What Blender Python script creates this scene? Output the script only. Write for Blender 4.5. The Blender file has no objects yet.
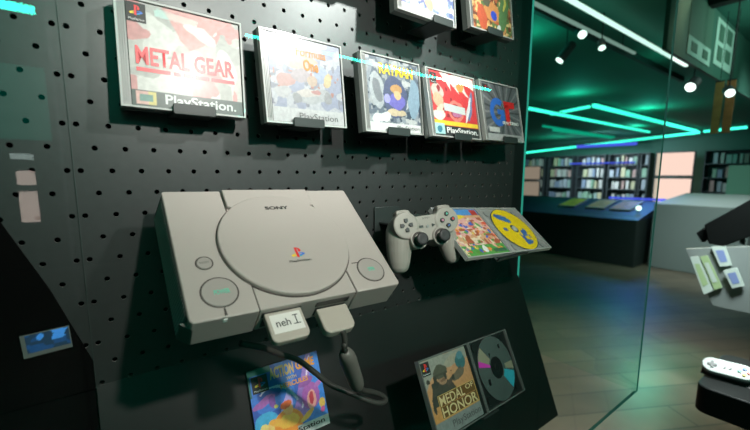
import bpy, bmesh, math, random
import numpy as np
from mathutils import Matrix, Vector, Euler
random.seed(7); RNG = np.random.RandomState(5)
sc = bpy.context.scene
COL = sc.collection
PI = math.pi

# ------------------------------------------------------------------ materials
def nodes(name):
    m = bpy.data.materials.new(name); m.use_nodes = True
    nt = m.node_tree; nt.nodes.clear()
    out = nt.nodes.new('ShaderNodeOutputMaterial')
    return m, nt, out
def pbr(name, col, rough=.5, metal=0., spec=.5, noise=0., scale=30., bump=0., coat=0., trans=0.):
    m, nt, out = nodes(name)
    b = nt.nodes.new('ShaderNodeBsdfPrincipled')
    b.inputs['Base Color'].default_value = (*col, 1)
    b.inputs['Roughness'].default_value = rough
    b.inputs['Metallic'].default_value = metal
    b.inputs['Specular IOR Level'].default_value = spec
    b.inputs['Coat Weight'].default_value = coat
    b.inputs['Coat Roughness'].default_value = .05
    if noise or bump:
        tc = nt.nodes.new('ShaderNodeTexCoord')
        n = nt.nodes.new('ShaderNodeTexNoise'); n.inputs['Scale'].default_value = scale
        n.inputs['Detail'].default_value = 4
        nt.links.new(tc.outputs['Object'], n.inputs['Vector'])
        if noise:
            r = nt.nodes.new('ShaderNodeMapRange')
            r.inputs['To Min'].default_value = 1 - noise; r.inputs['To Max'].default_value = 1 + noise
            nt.links.new(n.outputs['Fac'], r.inputs['Value'])
            v = nt.nodes.new('ShaderNodeVectorMath'); v.operation = 'SCALE'
            v.inputs[0].default_value = col
            nt.links.new(r.outputs[0], v.inputs['Scale'])
            nt.links.new(v.outputs[0], b.inputs['Base Color'])
        if bump:
            bp = nt.nodes.new('ShaderNodeBump'); bp.inputs['Strength'].default_value = bump
            bp.inputs['Distance'].default_value = .001
            nt.links.new(n.outputs['Fac'], bp.inputs['Height'])
            nt.links.new(bp.outputs[0], b.inputs['Normal'])
    nt.links.new(b.outputs[0], out.inputs[0])
    return m
def emit(name, col, s):
    m, nt, out = nodes(name)
    e = nt.nodes.new('ShaderNodeEmission'); e.inputs[0].default_value = (*col, 1); e.inputs[1].default_value = s
    nt.links.new(e.outputs[0], out.inputs[0]); return m
def glass(name, tint, gain=1.0, rough=0.0, body=0.0, bodycol=(.1, .4, .3)):
    # thin clear pane: see-through plus a Fresnel mirror on its outer faces
    m, nt, out = nodes(name)
    t = nt.nodes.new('ShaderNodeBsdfTransparent'); t.inputs[0].default_value = (*tint, 1)
    g = nt.nodes.new('ShaderNodeBsdfGlossy'); g.inputs['Roughness'].default_value = rough
    f = nt.nodes.new('ShaderNodeFresnel'); f.inputs[0].default_value = 1.5
    ge = nt.nodes.new('ShaderNodeNewGeometry')
    inv = nt.nodes.new('ShaderNodeMath'); inv.operation = 'SUBTRACT'; inv.inputs[0].default_value = gain
    mg = nt.nodes.new('ShaderNodeMath'); mg.operation = 'MULTIPLY'; mg.inputs[1].default_value = gain
    nt.links.new(ge.outputs['Backfacing'], mg.inputs[0]); nt.links.new(mg.outputs[0], inv.inputs[1])
    mu = nt.nodes.new('ShaderNodeMath'); mu.operation = 'MULTIPLY'; mu.use_clamp = True
    nt.links.new(f.outputs[0], mu.inputs[0]); nt.links.new(inv.outputs[0], mu.inputs[1])
    mx = nt.nodes.new('ShaderNodeMixShader')
    nt.links.new(mu.outputs[0], mx.inputs[0]); nt.links.new(t.outputs[0], mx.inputs[1]); nt.links.new(g.outputs[0], mx.inputs[2])
    last = mx
    if body:
        d = nt.nodes.new('ShaderNodeBsdfDiffuse'); d.inputs[0].default_value = (*bodycol, 1)
        m2 = nt.nodes.new('ShaderNodeMixShader'); m2.inputs[0].default_value = body
        nt.links.new(mx.outputs[0], m2.inputs[1]); nt.links.new(d.outputs[0], m2.inputs[2]); last = m2
    nt.links.new(last.outputs[0], out.inputs[0]); return m
def painted(name, rough=.4, glow=0.):
    m, nt, out = nodes(name)
    b = nt.nodes.new('ShaderNodeBsdfPrincipled'); b.inputs['Roughness'].default_value = rough
    a = nt.nodes.new('ShaderNodeAttribute'); a.attribute_name = 'print'
    nt.links.new(a.outputs['Color'], b.inputs['Base Color'])
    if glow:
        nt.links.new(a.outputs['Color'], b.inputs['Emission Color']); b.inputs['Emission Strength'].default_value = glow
    nt.links.new(b.outputs[0], out.inputs[0]); return m
def wood_floor():
    m, nt, out = nodes('floor_wood')
    b = nt.nodes.new('ShaderNodeBsdfPrincipled'); b.inputs['Roughness'].default_value = .42
    tc = nt.nodes.new('ShaderNodeTexCoord')
    mp = nt.nodes.new('ShaderNodeMapping'); mp.inputs['Rotation'].default_value = (0, 0, .5)
    br = nt.nodes.new('ShaderNodeTexBrick'); br.inputs['Scale'].default_value = 1.
    br.inputs['Color1'].default_value = (.15, .125, .09, 1); br.inputs['Color2'].default_value = (.10, .082, .06, 1)
    br.inputs['Mortar'].default_value = (.05, .045, .035, 1)
    br.inputs['Mortar Size'].default_value = .006; br.inputs['Brick Width'].default_value = 1.6; br.inputs['Row Height'].default_value = .2
    n = nt.nodes.new('ShaderNodeTexNoise'); n.inputs['Scale'].default_value = 5
    mx = nt.nodes.new('ShaderNodeMixRGB'); mx.blend_type = 'MULTIPLY'; mx.inputs[0].default_value = .5
    nt.links.new(tc.outputs['Object'], mp.inputs[0]); nt.links.new(mp.outputs[0], br.inputs['Vector'])
    nt.links.new(mp.outputs[0], n.inputs['Vector'])
    nt.links.new(br.outputs['Color'], mx.inputs[1]); nt.links.new(n.outputs['Fac'], mx.inputs[2])
    nt.links.new(mx.outputs[0], b.inputs['Base Color']); nt.links.new(b.outputs[0], out.inputs[0]); return m

M = dict(
    board=pbr('pegboard_paint', (.060, .067, .066), .39, metal=.50, noise=.12, scale=90, spec=.5),
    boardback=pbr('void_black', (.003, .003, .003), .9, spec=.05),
    rim=pbr('hole_rim_metal', (.22, .22, .21), .4),
    black=pbr('black_metal', (.012, .014, .014), .42, noise=.1),
    desk=pbr('desk_black', (.011, .012, .0115), .5, spec=.3, noise=.15, scale=40),
    hook=pbr('hook_metal', (.032, .042, .040), .38),
    console=pbr('console_grey', (.44, .40, .37), .42, bump=.12, scale=2500),
    console_d=pbr('console_groove', (.055, .045, .04), .6),
    flank=pbr('console_flank_shaded', (.13, .135, .125), .5),  # console grey darkened: shade of the unlit side put into the colour
    button=pbr('button_grey', (.38, .35, .325), .38),
    card=pbr('card_grey', (.44, .40, .345), .45),
    pad=pbr('pad_grey', (.37, .355, .315), .45),
    rubber=pbr('stick_rubber', (.035, .036, .038), .5),
    padbtn=pbr('button_dark', (.06, .065, .065), .4),
    cable=pbr('cable_grey', (.045, .045, .04), .5),
    bead=pbr('bead_grey', (.13, .13, .115), .45),
    paper=pbr('label_white', (.75, .74, .70), .5),
    ink=pbr('ink_black', (.02, .02, .02), .5),
    white=pbr('ink_white', (.85, .87, .85), .4),
    palew=pbr('ink_pale', (.55, .62, .60), .4),
    red=pbr('ink_red', (.75, .03, .03), .4),
    pinkred=pbr('ink_light_red', (.80, .06, .07), .4),
    yellow=pbr('ink_yellow', (.85, .62, .03), .4),
    gold=pbr('ink_gold', (.62, .45, .15), .4),
    orange=pbr('ink_orange', (.90, .38, .03), .4),
    plate=pbr('print_dark_ochre', (.16, .08, .02), .45),
    goldpale=pbr('ink_gold_pale', (.72, .60, .32), .4),
    orange_d=pbr('ink_burnt_orange', (.55, .20, .01), .5),
    teal=pbr('ink_teal', (.02, .35, .38), .4),
    blue=pbr('ink_blue', (.04, .17, .62), .4),
    greeni=pbr('ink_mint', (.12, .62, .45), .4),
    greytext=pbr('ink_grey', (.10, .10, .10), .5),
    silver=pbr('print_silver', (.42, .44, .43), .4),
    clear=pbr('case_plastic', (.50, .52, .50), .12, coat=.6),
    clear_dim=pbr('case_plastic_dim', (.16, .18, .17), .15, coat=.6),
    tray=pbr('tray_black', (.014, .016, .016), .3),
    spine=pbr('spine_grey', (.30, .31, .30), .3),
    print=painted('cover_print', .42),
    lid=glass('case_cover_clear', (.97, .97, .97), .15, .2),
    disc_mirror=pbr('disc_mirror', (.33, .42, .40), .22, metal=.75),
    disc_dark=pbr('disc_hub', (.012, .012, .013), .3),
    glass=glass('front_glass', (.95, .965, .955), 1.0, 0.0, body=.0),
    sideglass=glass('side_glass', (.80, .95, .89), 2.2, 0.0),
    glassedge=emit('glass_edge_glow', (.06, .30, .22), .22),  # edge emission stands in for neon light caught in the glass
    wallgreen=pbr('wall_dark_green', (.02, .10, .075), .7),
    ceil=pbr('ceiling_paint', (.03, .20, .15), .8),
    dark=pbr('room_dark', (.009, .014, .014), .7),
    shelf=pbr('shelf_dark', (.035, .045, .05), .6),
    grey=pbr('counter_grey', (.16, .19, .185), .6),
    floor=wood_floor(),
    neon=emit('neon_mint', (.05, .95, .64), 2.2),
    neon_dim=emit('neon_mint_dim', (.01, .75, .45), .55),
    neon_hot=emit('neon_mint_bright', (.03, 1., .72), 42.),
    linelight=emit('line_light_white', (.75, 1, .9), 1.5),
    spotglow=emit('spot_lens', (.8, 1, .92), 3.),
    lampglow=emit('lit_panel_warm', (1, .72, .60), 1.0),
    lampglow_hot=emit('lit_panel_rear', (1, .80, .70), 7.),
    blueglow=emit('blue_shelf_light', (.10, .13, 1.), 1.1),
)

# ------------------------------------------------------------------ helpers
def tag(o, label=None, cat=None, group=None, kind=None):
    if label: o['label'] = label
    if cat: o['category'] = cat
    if group: o['group'] = group
    if kind: o['kind'] = kind
    return o
def frame(name, loc, tilt=0., yaw=0., roll=0., label=None, cat=None, group=None):
    """Empty whose local x runs right, y inward, z up its face; tilt leans the top back."""
    o = bpy.data.objects.new(name, None); COL.objects.link(o); o.empty_display_size = .02
    m = Matrix.Rotation(yaw, 4, 'Z') @ Matrix.Rotation(-tilt, 4, 'X') @ Matrix.Rotation(-roll, 4, 'Y')
    m.translation = Vector(loc)
    o.matrix_world = m
    return tag(o, label, cat, group)
def obj(name, bm, mat, parent=None, smooth=False, bevel=0., seg=2, mats=None):
    me = bpy.data.meshes.new(name)
    if bm is not None:
        bmesh.ops.recalc_face_normals(bm, faces=bm.faces)
        bm.to_mesh(me); bm.free()
    me.materials.append(mat)
    for x in (mats or []): me.materials.append(x)
    o = bpy.data.objects.new(name, me); COL.objects.link(o)
    if parent is not None: o.parent = parent
    if smooth:
        for p in me.polygons: p.use_smooth = True
    if bevel:
        md = o.modifiers.new('bevel', 'BEVEL'); md.width = bevel; md.segments = seg
        md.limit_method = 'ANGLE'; md.angle_limit = .6
        for p in me.polygons: p.use_smooth = True
        try: me.set_sharp_from_angle(angle=.6)
        except Exception: pass
    return o
def box(bm, x0, x1, y0, y1, z0, z1, mat=0):
    v = [bm.verts.new((x, y, z)) for x in (x0, x1) for y in (y0, y1) for z in (z0, z1)]
    for f in ((0, 1, 3, 2), (4, 6, 7, 5), (0, 4, 5, 1), (2, 3, 7, 6), (0, 2, 6, 4), (1, 5, 7, 3)):
        bm.faces.new([v[i] for i in f]).material_index = mat
    return bm
def B(*a):
    bm = bmesh.new()
    return box(bm, *a)
def prism(bm, pts, y0, y1, axis='y'):
    """pts outline in (x,z) extruded along y; axis 'z' -> pts (x,y) ; axis 'x' -> pts (y,z)"""
    def P(a, b, c):
        return {'y': (a, c, b), 'z': (a, b, c), 'x': (c, a, b)}[axis]
    lo = [bm.verts.new(P(a, b, y0)) for a, b in pts]; hi = [bm.verts.new(P(a, b, y1)) for a, b in pts]
    n = len(pts)
    bm.faces.new(lo); bm.faces.new(hi[::-1])
    for i in range(n): bm.faces.new((lo[i], hi[i], hi[(i+1) % n], lo[(i+1) % n]))
    return bm
def circ(cx, cz, r, n=48, a0=0, a1=2*PI, rz=None):
    rz = rz or r
    full = abs(a1 - a0 - 2*PI) < 1e-6
    k = n if full else n + 1
    return [(cx + r*math.cos(a0 + (a1-a0)*i/n), cz + rz*math.sin(a0 + (a1-a0)*i/n)) for i in range(k)]
def rrect(x0, x1, z0, z1, r, n=6):
    p = []
    for cx, cz, a in ((x1-r, z1-r, 0), (x0+r, z1-r, PI/2), (x0+r, z0+r, PI), (x1-r, z0+r, 1.5*PI)):
        p += [(cx + r*math.cos(a + PI/2*i/n), cz + r*math.sin(a + PI/2*i/n)) for i in range(n+1)]
    return p
def tube(bm, pts, r, n=12, cap=True):
    pts = [Vector(p) for p in pts]; rings = []
    rr = r if isinstance(r, (list, tuple)) else [r]*len(pts)
    up = Vector((.13, .31, .94)).normalized()
    for i, p in enumerate(pts):
        t = (pts[min(i+1, len(pts)-1)] - pts[max(i-1, 0)]).normalized()
        a = t.cross(up).normalized(); b = a.cross(t).normalized(); up = b
        rings.append([bm.verts.new(p + (a*math.cos(2*PI*k/n) + b*math.sin(2*PI*k/n))*rr[i]) for k in range(n)])
    for i in range(len(rings)-1):
        for k in range(n): bm.faces.new((rings[i][k], rings[i][(k+1) % n], rings[i+1][(k+1) % n], rings[i+1][k]))
    if cap: bm.faces.new(rings[0][::-1]); bm.faces.new(rings[-1])
    return bm
def spline(ctrl, n=10):
    P = [Vector(c) for c in ctrl]; P = [P[0]*2-P[1]] + P + [P[-1]*2-P[-2]]; out = []
    for i in range(1, len(P)-2):
        for k in range(n):
            t = k/n; a, b, c, d = P[i-1], P[i], P[i+1], P[i+2]
            out.append(.5*((2*b) + (c-a)*t + (2*a-5*b+4*c-d)*t*t + (3*b-a-3*c+d)*t**3))
    out.append(P[-2]); return out
def annulus(bm, cx, cz, r0, r1, y, n=48, depth=None):
    a = circ(cx, cz, r0, n); b = circ(cx, cz, r1, n)
    if depth is None:
        va = [bm.verts.new((x, y, z)) for x, z in a]; vb = [bm.verts.new((x, y, z)) for x, z in b]
        for i in range(n): bm.faces.new((va[i], vb[i], vb[(i+1) % n], va[(i+1) % n]))
    else:
        L = []
        for yy in (y, y+depth): L.append(([bm.verts.new((x, yy, z)) for x, z in a], [bm.verts.new((x, yy, z)) for x, z in b]))
        (a0, b0), (a1, b1) = L
        for i in range(n):
            j = (i+1) % n
            bm.faces.new((a0[i], b0[i], b0[j], a0[j])); bm.faces.new((a1[i], a1[j], b1[j], b1[i]))
            bm.faces.new((a0[i], a0[j], a1[j], a1[i])); bm.faces.new((b0[i], b1[i], b1[j], b0[j]))
    return bm
def text(name, s, x0, x1, z0, z1, y, mat, parent, shear=0., bold=0., depth=.0002):
    cu = bpy.data.curves.new('txt', 'FONT'); cu.body = s; cu.size = 1; cu.offset = bold; cu.resolution_u = 3
    cu.shear = shear
    t = bpy.data.objects.new('txt', cu); COL.objects.link(t)
    me = bpy.data.meshes.new_from_object(t.evaluated_get(bpy.context.evaluated_depsgraph_get()))
    COL.objects.unlink(t); bpy.data.objects.remove(t); bpy.data.curves.remove(cu)
    n = len(me.vertices); co = np.empty(n*3); me.vertices.foreach_get('co', co); co = co.reshape(-1, 3)
    lo, hi = co.min(0), co.max(0)
    out = np.empty_like(co)
    out[:, 0] = x0 + (co[:, 0]-lo[0])/(hi[0]-lo[0])*(x1-x0)
    out[:, 2] = z0 + (co[:, 1]-lo[1])/(hi[1]-lo[1])*(z1-z0)
    out[:, 1] = y
    me.vertices.foreach_set('co', out.ravel()); me.name = name
    me.materials.clear(); me.materials.append(mat)
    o = bpy.data.objects.new(name, me); COL.objects.link(o); o.parent = parent
    return o
def flat(name, polys, mat, parent, y, mats=None):
    """flat printed shapes; polys: list of (points, material index)"""
    bm = bmesh.new()
    for pts, mi in polys:
        f = bm.faces.new([bm.verts.new((a, y, b)) for a, b in pts]); f.material_index = mi
    return obj(name, bm, mat, parent, mats=mats)
def ps_logo(parent, x, z, s, y, name='emblem'):
    P = lambda L: [(x + (a-.5)*s, z + (b-.5)*s*.9) for a, b in L]
    polys = [(P([(.38, .97), (.38, .10), (.53, .03), (.53, .84), (.60, .82), (.60, .52), (.74, .56), (.77, .70), (.72, .84), (.60, .93)]), 0),
             (P([(.36, .42), (.10, .33), (.02, .24), (.10, .14), (.36, .19), (.36, .27), (.20, .24), (.22, .28), (.36, .33)]), 1),
             (P([(.56, .10), (.75, .14), (.75, .20), (.56, .17)]), 2),
             (P([(.56, .35), (.72, .40), (.80, .37), (.75, .33), (.56, .25), (.56, .17), (.90, .25), (.99, .35), (.90, .43), (.72, .47), (.56, .43)]), 3)]
    return flat(name, polys, M['red'], parent, y, [M['yellow'], M['teal'], M['blue']])
# ---- painting of printed covers: shapes in unit coordinates, evaluated per vertex
def noise2(u, v, s, seed):
    r = np.random.RandomState(seed); g = r.rand(int(s)+3, int(s)+3)
    x = u*s; y = v*s; i = x.astype(int); j = y.astype(int); fx = x-i; fy = y-j
    fx = fx*fx*(3-2*fx); fy = fy*fy*(3-2*fy)
    return (g[i, j]*(1-fx)*(1-fy) + g[i+1, j]*fx*(1-fy) + g[i, j+1]*(1-fx)*fy + g[i+1, j+1]*fx*fy)
def paint(u, v, bg, shapes, seed=1, warp=.02, grain=.12, gain=1.):
    c = np.ones((len(u), 3))*np.array(bg if not callable(bg) else (0, 0, 0))
    if callable(bg): c = bg(u, v)
    n1 = noise2(u, v, 9, seed)-.5; n2 = noise2(u, v, 9, seed+1)-.5
    U = u + n1*warp*2; V = v + n2*warp*2
    for s in shapes:
        k = s[0]
        if k == 'rect': m = (u >= s[1]) & (u <= s[3]) & (v >= s[2]) & (v <= s[4]); col = s[5]
        elif k == 'ell':
            a = s[5]; dx = U-s[1]; dy = V-s[2]
            ex = dx*math.cos(a)+dy*math.sin(a); ey = -dx*math.sin(a)+dy*math.cos(a)
            m = (ex/s[3])**2 + (ey/s[4])**2 <= 1; col = s[6]
        elif k == 'arc':   # cx cy r width a0 a1 col
            r = np.hypot(U-s[1], V-s[2]); an = np.arctan2(V-s[2], U-s[1])
            m = (abs(r-s[3]) < s[4]) & (an >= s[5]) & (an <= s[6]); col = s[7]
        elif k == 'line':
            ax, ay, bx, by, w = s[1:6]; L = (bx-ax)**2+(by-ay)**2
            t = np.clip(((U-ax)*(bx-ax)+(V-ay)*(by-ay))/L, 0, 1)
            w0 = w if not isinstance(w, tuple) else w[0]+(w[1]-w[0])*t
            m = np.hypot(U-ax-t*(bx-ax), V-ay-t*(by-ay)) < w0; col = s[6]
        elif k == 'nz':    # scale threshold seed col box
            m = noise2(u, v, s[1], s[3]) > s[2]; col = s[4]
            if len(s) > 5: b = s[5]; m &= (u >= b[0]) & (u <= b[2]) & (v >= b[1]) & (v <= b[3])
        elif k == 'poly':
            m = np.zeros(len(u), bool); P = s[1]; j = len(P)-1
            for i in range(len(P)):
                xi, yi = P[i]; xj, yj = P[j]
                cnd = ((yi > V) != (yj > V)) & (U < (xj-xi)*(V-yi)/((yj-yi) or 1e-9)+xi)
                m ^= cnd; j = i
            col = s[2]
        c[m] = col
    c *= 1 + (noise2(u, v, 40, seed+2)[:, None]-.5)*2*grain
    return np.clip(c*gain, 0, 1)
def artmesh(name, x0, x1, z0, z1, y, parent, bg, shapes, seed=1, n=110, circle=None, **kw):
    nx = n; nz = max(8, int(n*(z1-z0)/(x1-x0)))
    X, Z = np.meshgrid(np.linspace(x0, x1, nx+1), np.linspace(z0, z1, nz+1))
    u = ((X-x0)/(x1-x0)).ravel(); v = ((Z-z0)/(z1-z0)).ravel()
    verts = np.c_[X.ravel(), np.full(X.size, y), Z.ravel()]
    faces = [(j*(nx+1)+i, j*(nx+1)+i+1, (j+1)*(nx+1)+i+1, (j+1)*(nx+1)+i) for j in range(nz) for i in range(nx)]
    if circle:
        cx, cz, r0, r1 = circle
        fc = np.array([verts[list(f)].mean(0) for f in faces]); d = np.hypot(fc[:, 0]-cx, fc[:, 2]-cz)
        faces = [f for f, dd in zip(faces, d) if r0 < dd < r1]
    me = bpy.data.meshes.new(name); me.from_pydata(verts.tolist(), [], faces)
    a = me.color_attributes.new('print', 'FLOAT_COLOR', 'POINT')
    c = paint(u, v, bg, shapes, seed, **kw); a.data.foreach_set('color', np.c_[c, np.ones(len(c))].ravel())
    me.materials.append(M['print'])
    o = bpy.data.objects.new(name, me); COL.objects.link(o); o.parent = parent
    return o
def disc_art(name, cx, cz, r0, r1, y, parent, bg, shapes, seed=1, mat=None, **kw):
    rings = 26; seg = 96; V = []; F = []
    for i in range(rings+1):
        r = r0+(r1-r0)*i/rings
        V += [(cx+r*math.cos(2*PI*k/seg), y, cz+r*math.sin(2*PI*k/seg)) for k in range(seg)]
    for i in range(rings):
        for k in range(seg):
            F.append((i*seg+k, (i+1)*seg+k, (i+1)*seg+(k+1) % seg, i*seg+(k+1) % seg))
    me = bpy.data.meshes.new(name); me.from_pydata(V, [], F); V = np.array(V)
    u = (V[:, 0]-cx+r1)/(2*r1); v = (V[:, 2]-cz+r1)/(2*r1)
    u = np.clip(u, 0, 1); v = np.clip(v, 0, 1)
    a = me.color_attributes.new('print', 'FLOAT_COLOR', 'POINT')
    c = paint(u, v, bg, shapes, seed, **kw); a.data.foreach_set('color', np.c_[c, np.ones(len(c))].ravel())
    me.materials.append(mat or M['print'])
    o = bpy.data.objects.new(name, me); COL.objects.link(o); o.parent = parent
    return o

# ------------------------------------------------------------------ the pegboard
PIT = .031; RH = PIT*.866; SEAM = -.0215; BTOP = .50; BBOT = -.300; BRIGHT = .868; HR = .0031
def pegboard_mesh():
    bm = bmesh.new(); N = 16
    def cell(xa, xb, za, zb, hx, hz):
        cs = [math.atan2(z-hz, x-hx) % (2*PI) for x, z in ((xb, zb), (xa, zb), (xa, za), (xb, za))]
        angs = sorted(set([2*PI*k/N for k in range(N)] + cs))
        outer = []; inner = []; deep = []
        for a in angs:
            dx, dz = math.cos(a), math.sin(a); t = 1e9
            if dx > 1e-9: t = min(t, (xb-hx)/dx)
            if dx < -1e-9: t = min(t, (xa-hx)/dx)
            if dz > 1e-9: t = min(t, (zb-hz)/dz)
            if dz < -1e-9: t = min(t, (za-hz)/dz)
            outer.append(bm.verts.new((hx+dx*t, 0, hz+dz*t)))
            inner.append(bm.verts.new((hx+dx*HR, 0, hz+dz*HR)))
            deep.append(bm.verts.new((hx+dx*HR, .0022, hz+dz*HR)))
        n = len(angs)
        for i in range(n):
            j = (i+1) % n
            bm.faces.new((outer[i], outer[j], inner[j], inner[i]))
            f = bm.faces.new((inner[i], inner[j], deep[j], deep[i])); f.material_index = 1
    z = -11*RH
    r = -11
    while r*RH - RH/2 < BTOP:
        za = max(r*RH-RH/2, BBOT); zb = min(r*RH+RH/2, BTOP); hz = r*RH
        if hz - HR < za + .0005: r += 1; continue
        ph = 0 if r % 2 == 0 else -.5
        xs = []; k = ph
        while k*PIT < BRIGHT - .012: xs.append(k*PIT); k += 1
        for i, hx in enumerate(xs):
            xa = SEAM if i == 0 else hx-PIT/2
            xb = BRIGHT if i == len(xs)-1 else hx+PIT/2
            cell(xa, xb, za, zb, hx, hz)
        r += 1
    return bm
bm = pegboard_mesh()
for f in bm.faces:
    f.normal_update()
peg = frame('pegboard', (SEAM, 0, BBOT), label='black perforated metal pegboard backing the main display bay', cat='pegboard')
pf = obj('panel_face', None, M['board'], peg)
me = pf.data; bm.to_mesh(me); bm.free(); me.materials.append(M['rim'])
me.transform(Matrix.Translation((-SEAM, 0, -BBOT)))
# make sure the big faces look at the viewer (-y)
bmf = bmesh.new(); bmf.from_mesh(me)
for f in bmf.faces:
    if f.material_index == 0 and f.normal.y > 0: f.normal_flip()
bmf.to_mesh(me); bmf.free()
obj('backing', B(0, BRIGHT-SEAM, .012, .02, 0, BTOP-BBOT), M['boardback'], peg)
# neighbouring bay: the same sheet mirrored about the joint
me2 = me.copy(); me2.transform(Matrix.Scale(-1, 4, (1, 0, 0)))
bmf = bmesh.new(); bmf.from_mesh(me2)
for f in bmf.faces:
    if f.material_index == 0 and f.normal.y > 0: f.normal_flip()
bmf.to_mesh(me2); bmf.free()
peg2 = frame('pegboard', (SEAM-.0006, 0, BBOT), label='perforated black pegboard of the neighbouring bay at the left edge', cat='pegboard')
p2 = bpy.data.objects.new('panel_face', me2); COL.objects.link(p2); p2.parent = peg2
obj('backing', B(-(BRIGHT-SEAM), 0, .012, .02, 0, BTOP-BBOT), M['boardback'], peg2)

# end strip and the cabinet shell
XS = .917
tag(obj('trim_1', B(BRIGHT, XS-.004, .0, .03, -.32, .55), M['black']), kind='structure')
# slanted desk panel below the pegboard (front face from Y=0,Z=-.3 to Y=-.137,Z=-.643)
desk = frame('display_desk', (0, 0, 0), label='plain black slanted panel below the pegboard holding open cases', cat='panel')
bm = bmesh.new(); prism(bm, [(.0, -.298), (-.137, -.643), (-.120, -.652), (.02, -.31)], SEAM, XS-.003, axis='x')
obj('slanted_face', bm, M['desk'], desk)
bm = bmesh.new(); prism(bm, [(.0, -.298), (-.137, -.643), (-.120, -.652), (.02, -.31)], SEAM-.9, SEAM-.002, axis='x')
tag(obj('display_desk', bm, M['boardback']), 'black slanted panel of the neighbouring bay at lower left', 'panel')
# mirrored console shadow in the neighbouring bay, shaped as a black sheet
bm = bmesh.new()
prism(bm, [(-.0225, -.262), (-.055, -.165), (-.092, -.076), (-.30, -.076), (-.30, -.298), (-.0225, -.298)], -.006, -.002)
nb = tag(obj('shadow_panel', bm, M['boardback']), 'matt black sheet standing in for a sloped shadow on the left pegboard', 'panel')

# ------------------------------------------------------------------ hooks and supports
def hook(x, z, y_front, w=.05, label=None, group='black display hooks on the pegboard', lip=.0095, arm=True):
    """tongue from the board to y_front at height z, with upturned lip"""
    t = frame('display_hook', (x, 0, z), label=label, cat='hook', group=group)
    bm = bmesh.new(); box(bm, -w/2, w/2, -.003, 0, -.012, .002); obj('base_plate', bm, M['black'], t, bevel=.0006)
    bm = bmesh.new(); box(bm, -w/2, w/2, y_front, -.003, -.0035, -.0005); obj('tongue', bm, M['hook'], t, bevel=.0006)
    bm = bmesh.new(); prism(bm, rrect(-w/2, w/2, -.0035, lip, .003), y_front-.003, y_front-.0003); obj('lip', bm, M['hook'], t, bevel=.0008)
    return t
def cradle(name, x, w, prof_c, tilt, half, thick, label, cat='bracket', lip=.012, yaw=0., group=None):
    """sloped plate under a leaning object; prof_c centre of the object's front face"""
    t = frame(name, prof_c, tilt, yaw, 0, label, cat, group)
    g = .0012
    box_y = thick+g
    bm = B(-w/2, w/2, box_y, box_y+.003, -half-.001, half*.8); obj('back_plate', bm, M['hook'], t, bevel=.0008)
    y0 = -.003 if lip > .001 else .003
    bm = B(-w/2, w/2, y0, box_y+.003, -half-.0042, -half-.0012); obj('ledge', bm, M['black'], t, bevel=.0008)
    if lip > .001: bm = B(-w/2, w/2, -.0055, -.003, -half-.0042, -half+lip); obj('lip', bm, M['hook'], t, bevel=.0008)
    # strut running back to the board
    R = t.matrix_world
    a = R @ Vector((0, box_y+.003, -half*.2)); b = R @ Vector((0, box_y+.003, half*.75))
    inv = R.inverted()
    bm = bmesh.new()
    pts = [(a.y, a.z), (b.y, b.z), (-.001, b.z-.004), (-.001, a.z-.03)]
    vs = []
    for xx in (-w*.28, w*.28):
        for sgn in (-.0015, .0015):
            vs.append([inv @ Vector((R.translation.x+xx+sgn, y, z)) for y, z in pts])
    PQ = vs
    bm.free()
    for q in (0, 2):
        bm = bmesh.new(); P0 = [v_ for v_ in PQ[q]]; P1 = [v_ for v_ in PQ[q+1]]
        A = [bm.verts.new(v_) for v_ in P0]; Bv = [bm.verts.new(v_) for v_ in P1]
        bm.faces.new(A); bm.faces.new(Bv[::-1])
        for i in range(4): bm.faces.new((A[i], Bv[i], Bv[(i+1) % 4], A[(i+1) % 4]))
        obj('strut', bm, M['black'], t)
    return t

# ------------------------------------------------------------------ game cases
def game_case(loc, tilt, yaw, roll, w, h, label, art, group='game cases standing on the pegboard hooks', th=.020, cat='game case', dark=False, strip=.0105):
    """art(parent, x0,x1,z0,z1,y) prints the booklet"""
    t = frame('game_case', loc, tilt, yaw, roll, label, cat, group)
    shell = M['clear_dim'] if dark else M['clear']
    x0, x1, z0, z1 = -w/2, w/2, -h/2, h/2
    # front cover frame (rim) and rear shell
    bm = bmesh.new(); e = .0022
    for a in ((x0, x1, z0, z0+e), (x0, x1, z1-e, z1), (x0, x0+e, z0+e, z1-e), (x1-e, x1, z0+e, z1-e)):
        box(bm, a[0], a[1], 0, th*.42, a[2], a[3])
    obj('cover_rim', bm, shell, t)
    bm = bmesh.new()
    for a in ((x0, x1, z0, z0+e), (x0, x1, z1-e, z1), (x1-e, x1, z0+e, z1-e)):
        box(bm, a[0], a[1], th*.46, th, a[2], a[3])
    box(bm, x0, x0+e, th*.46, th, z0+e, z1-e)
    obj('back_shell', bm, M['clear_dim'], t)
    obj('disc_tray', B(x0+e, x1-e, .0042, th-.001, z0+e, z1-e), M['tray'], t)
    # hinge strip with ribs
    bm = bmesh.new(); box(bm, x0+e, x0+strip, .0016, .004, z0+e, z1-e)
    for k in range(3): box(bm, x0+e+.0016+k*.0023, x0+e+.0024+k*.0023, .0008, .0016, z0+e+.004, z1-e-.004)
    obj('hinge_strip', bm, M['spine'] if not dark else M['clear_dim'], t)
    art(t, x0+strip+.001, x1-e-.001, z0+e+.0008, z1-e-.0008, .0022)
    v = [(x0+e, .0006, z0+e), (x1-e, .0006, z0+e), (x1-e, .0006, z1-e), (x0+e, .0006, z1-e)]
    me = bpy.data.meshes.new('cover_window'); me.from_pydata(v, [], [(0, 1, 2, 3)]); me.materials.append(M['lid'])
    o = bpy.data.objects.new('cover_window', me); COL.objects.link(o); o.parent = t
    return t
def S(x0, x1, z0, z1):  # unit-> local mapper
    return lambda u, v: (x0+(x1-x0)*u, z0+(z1-z0)*v)
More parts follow.
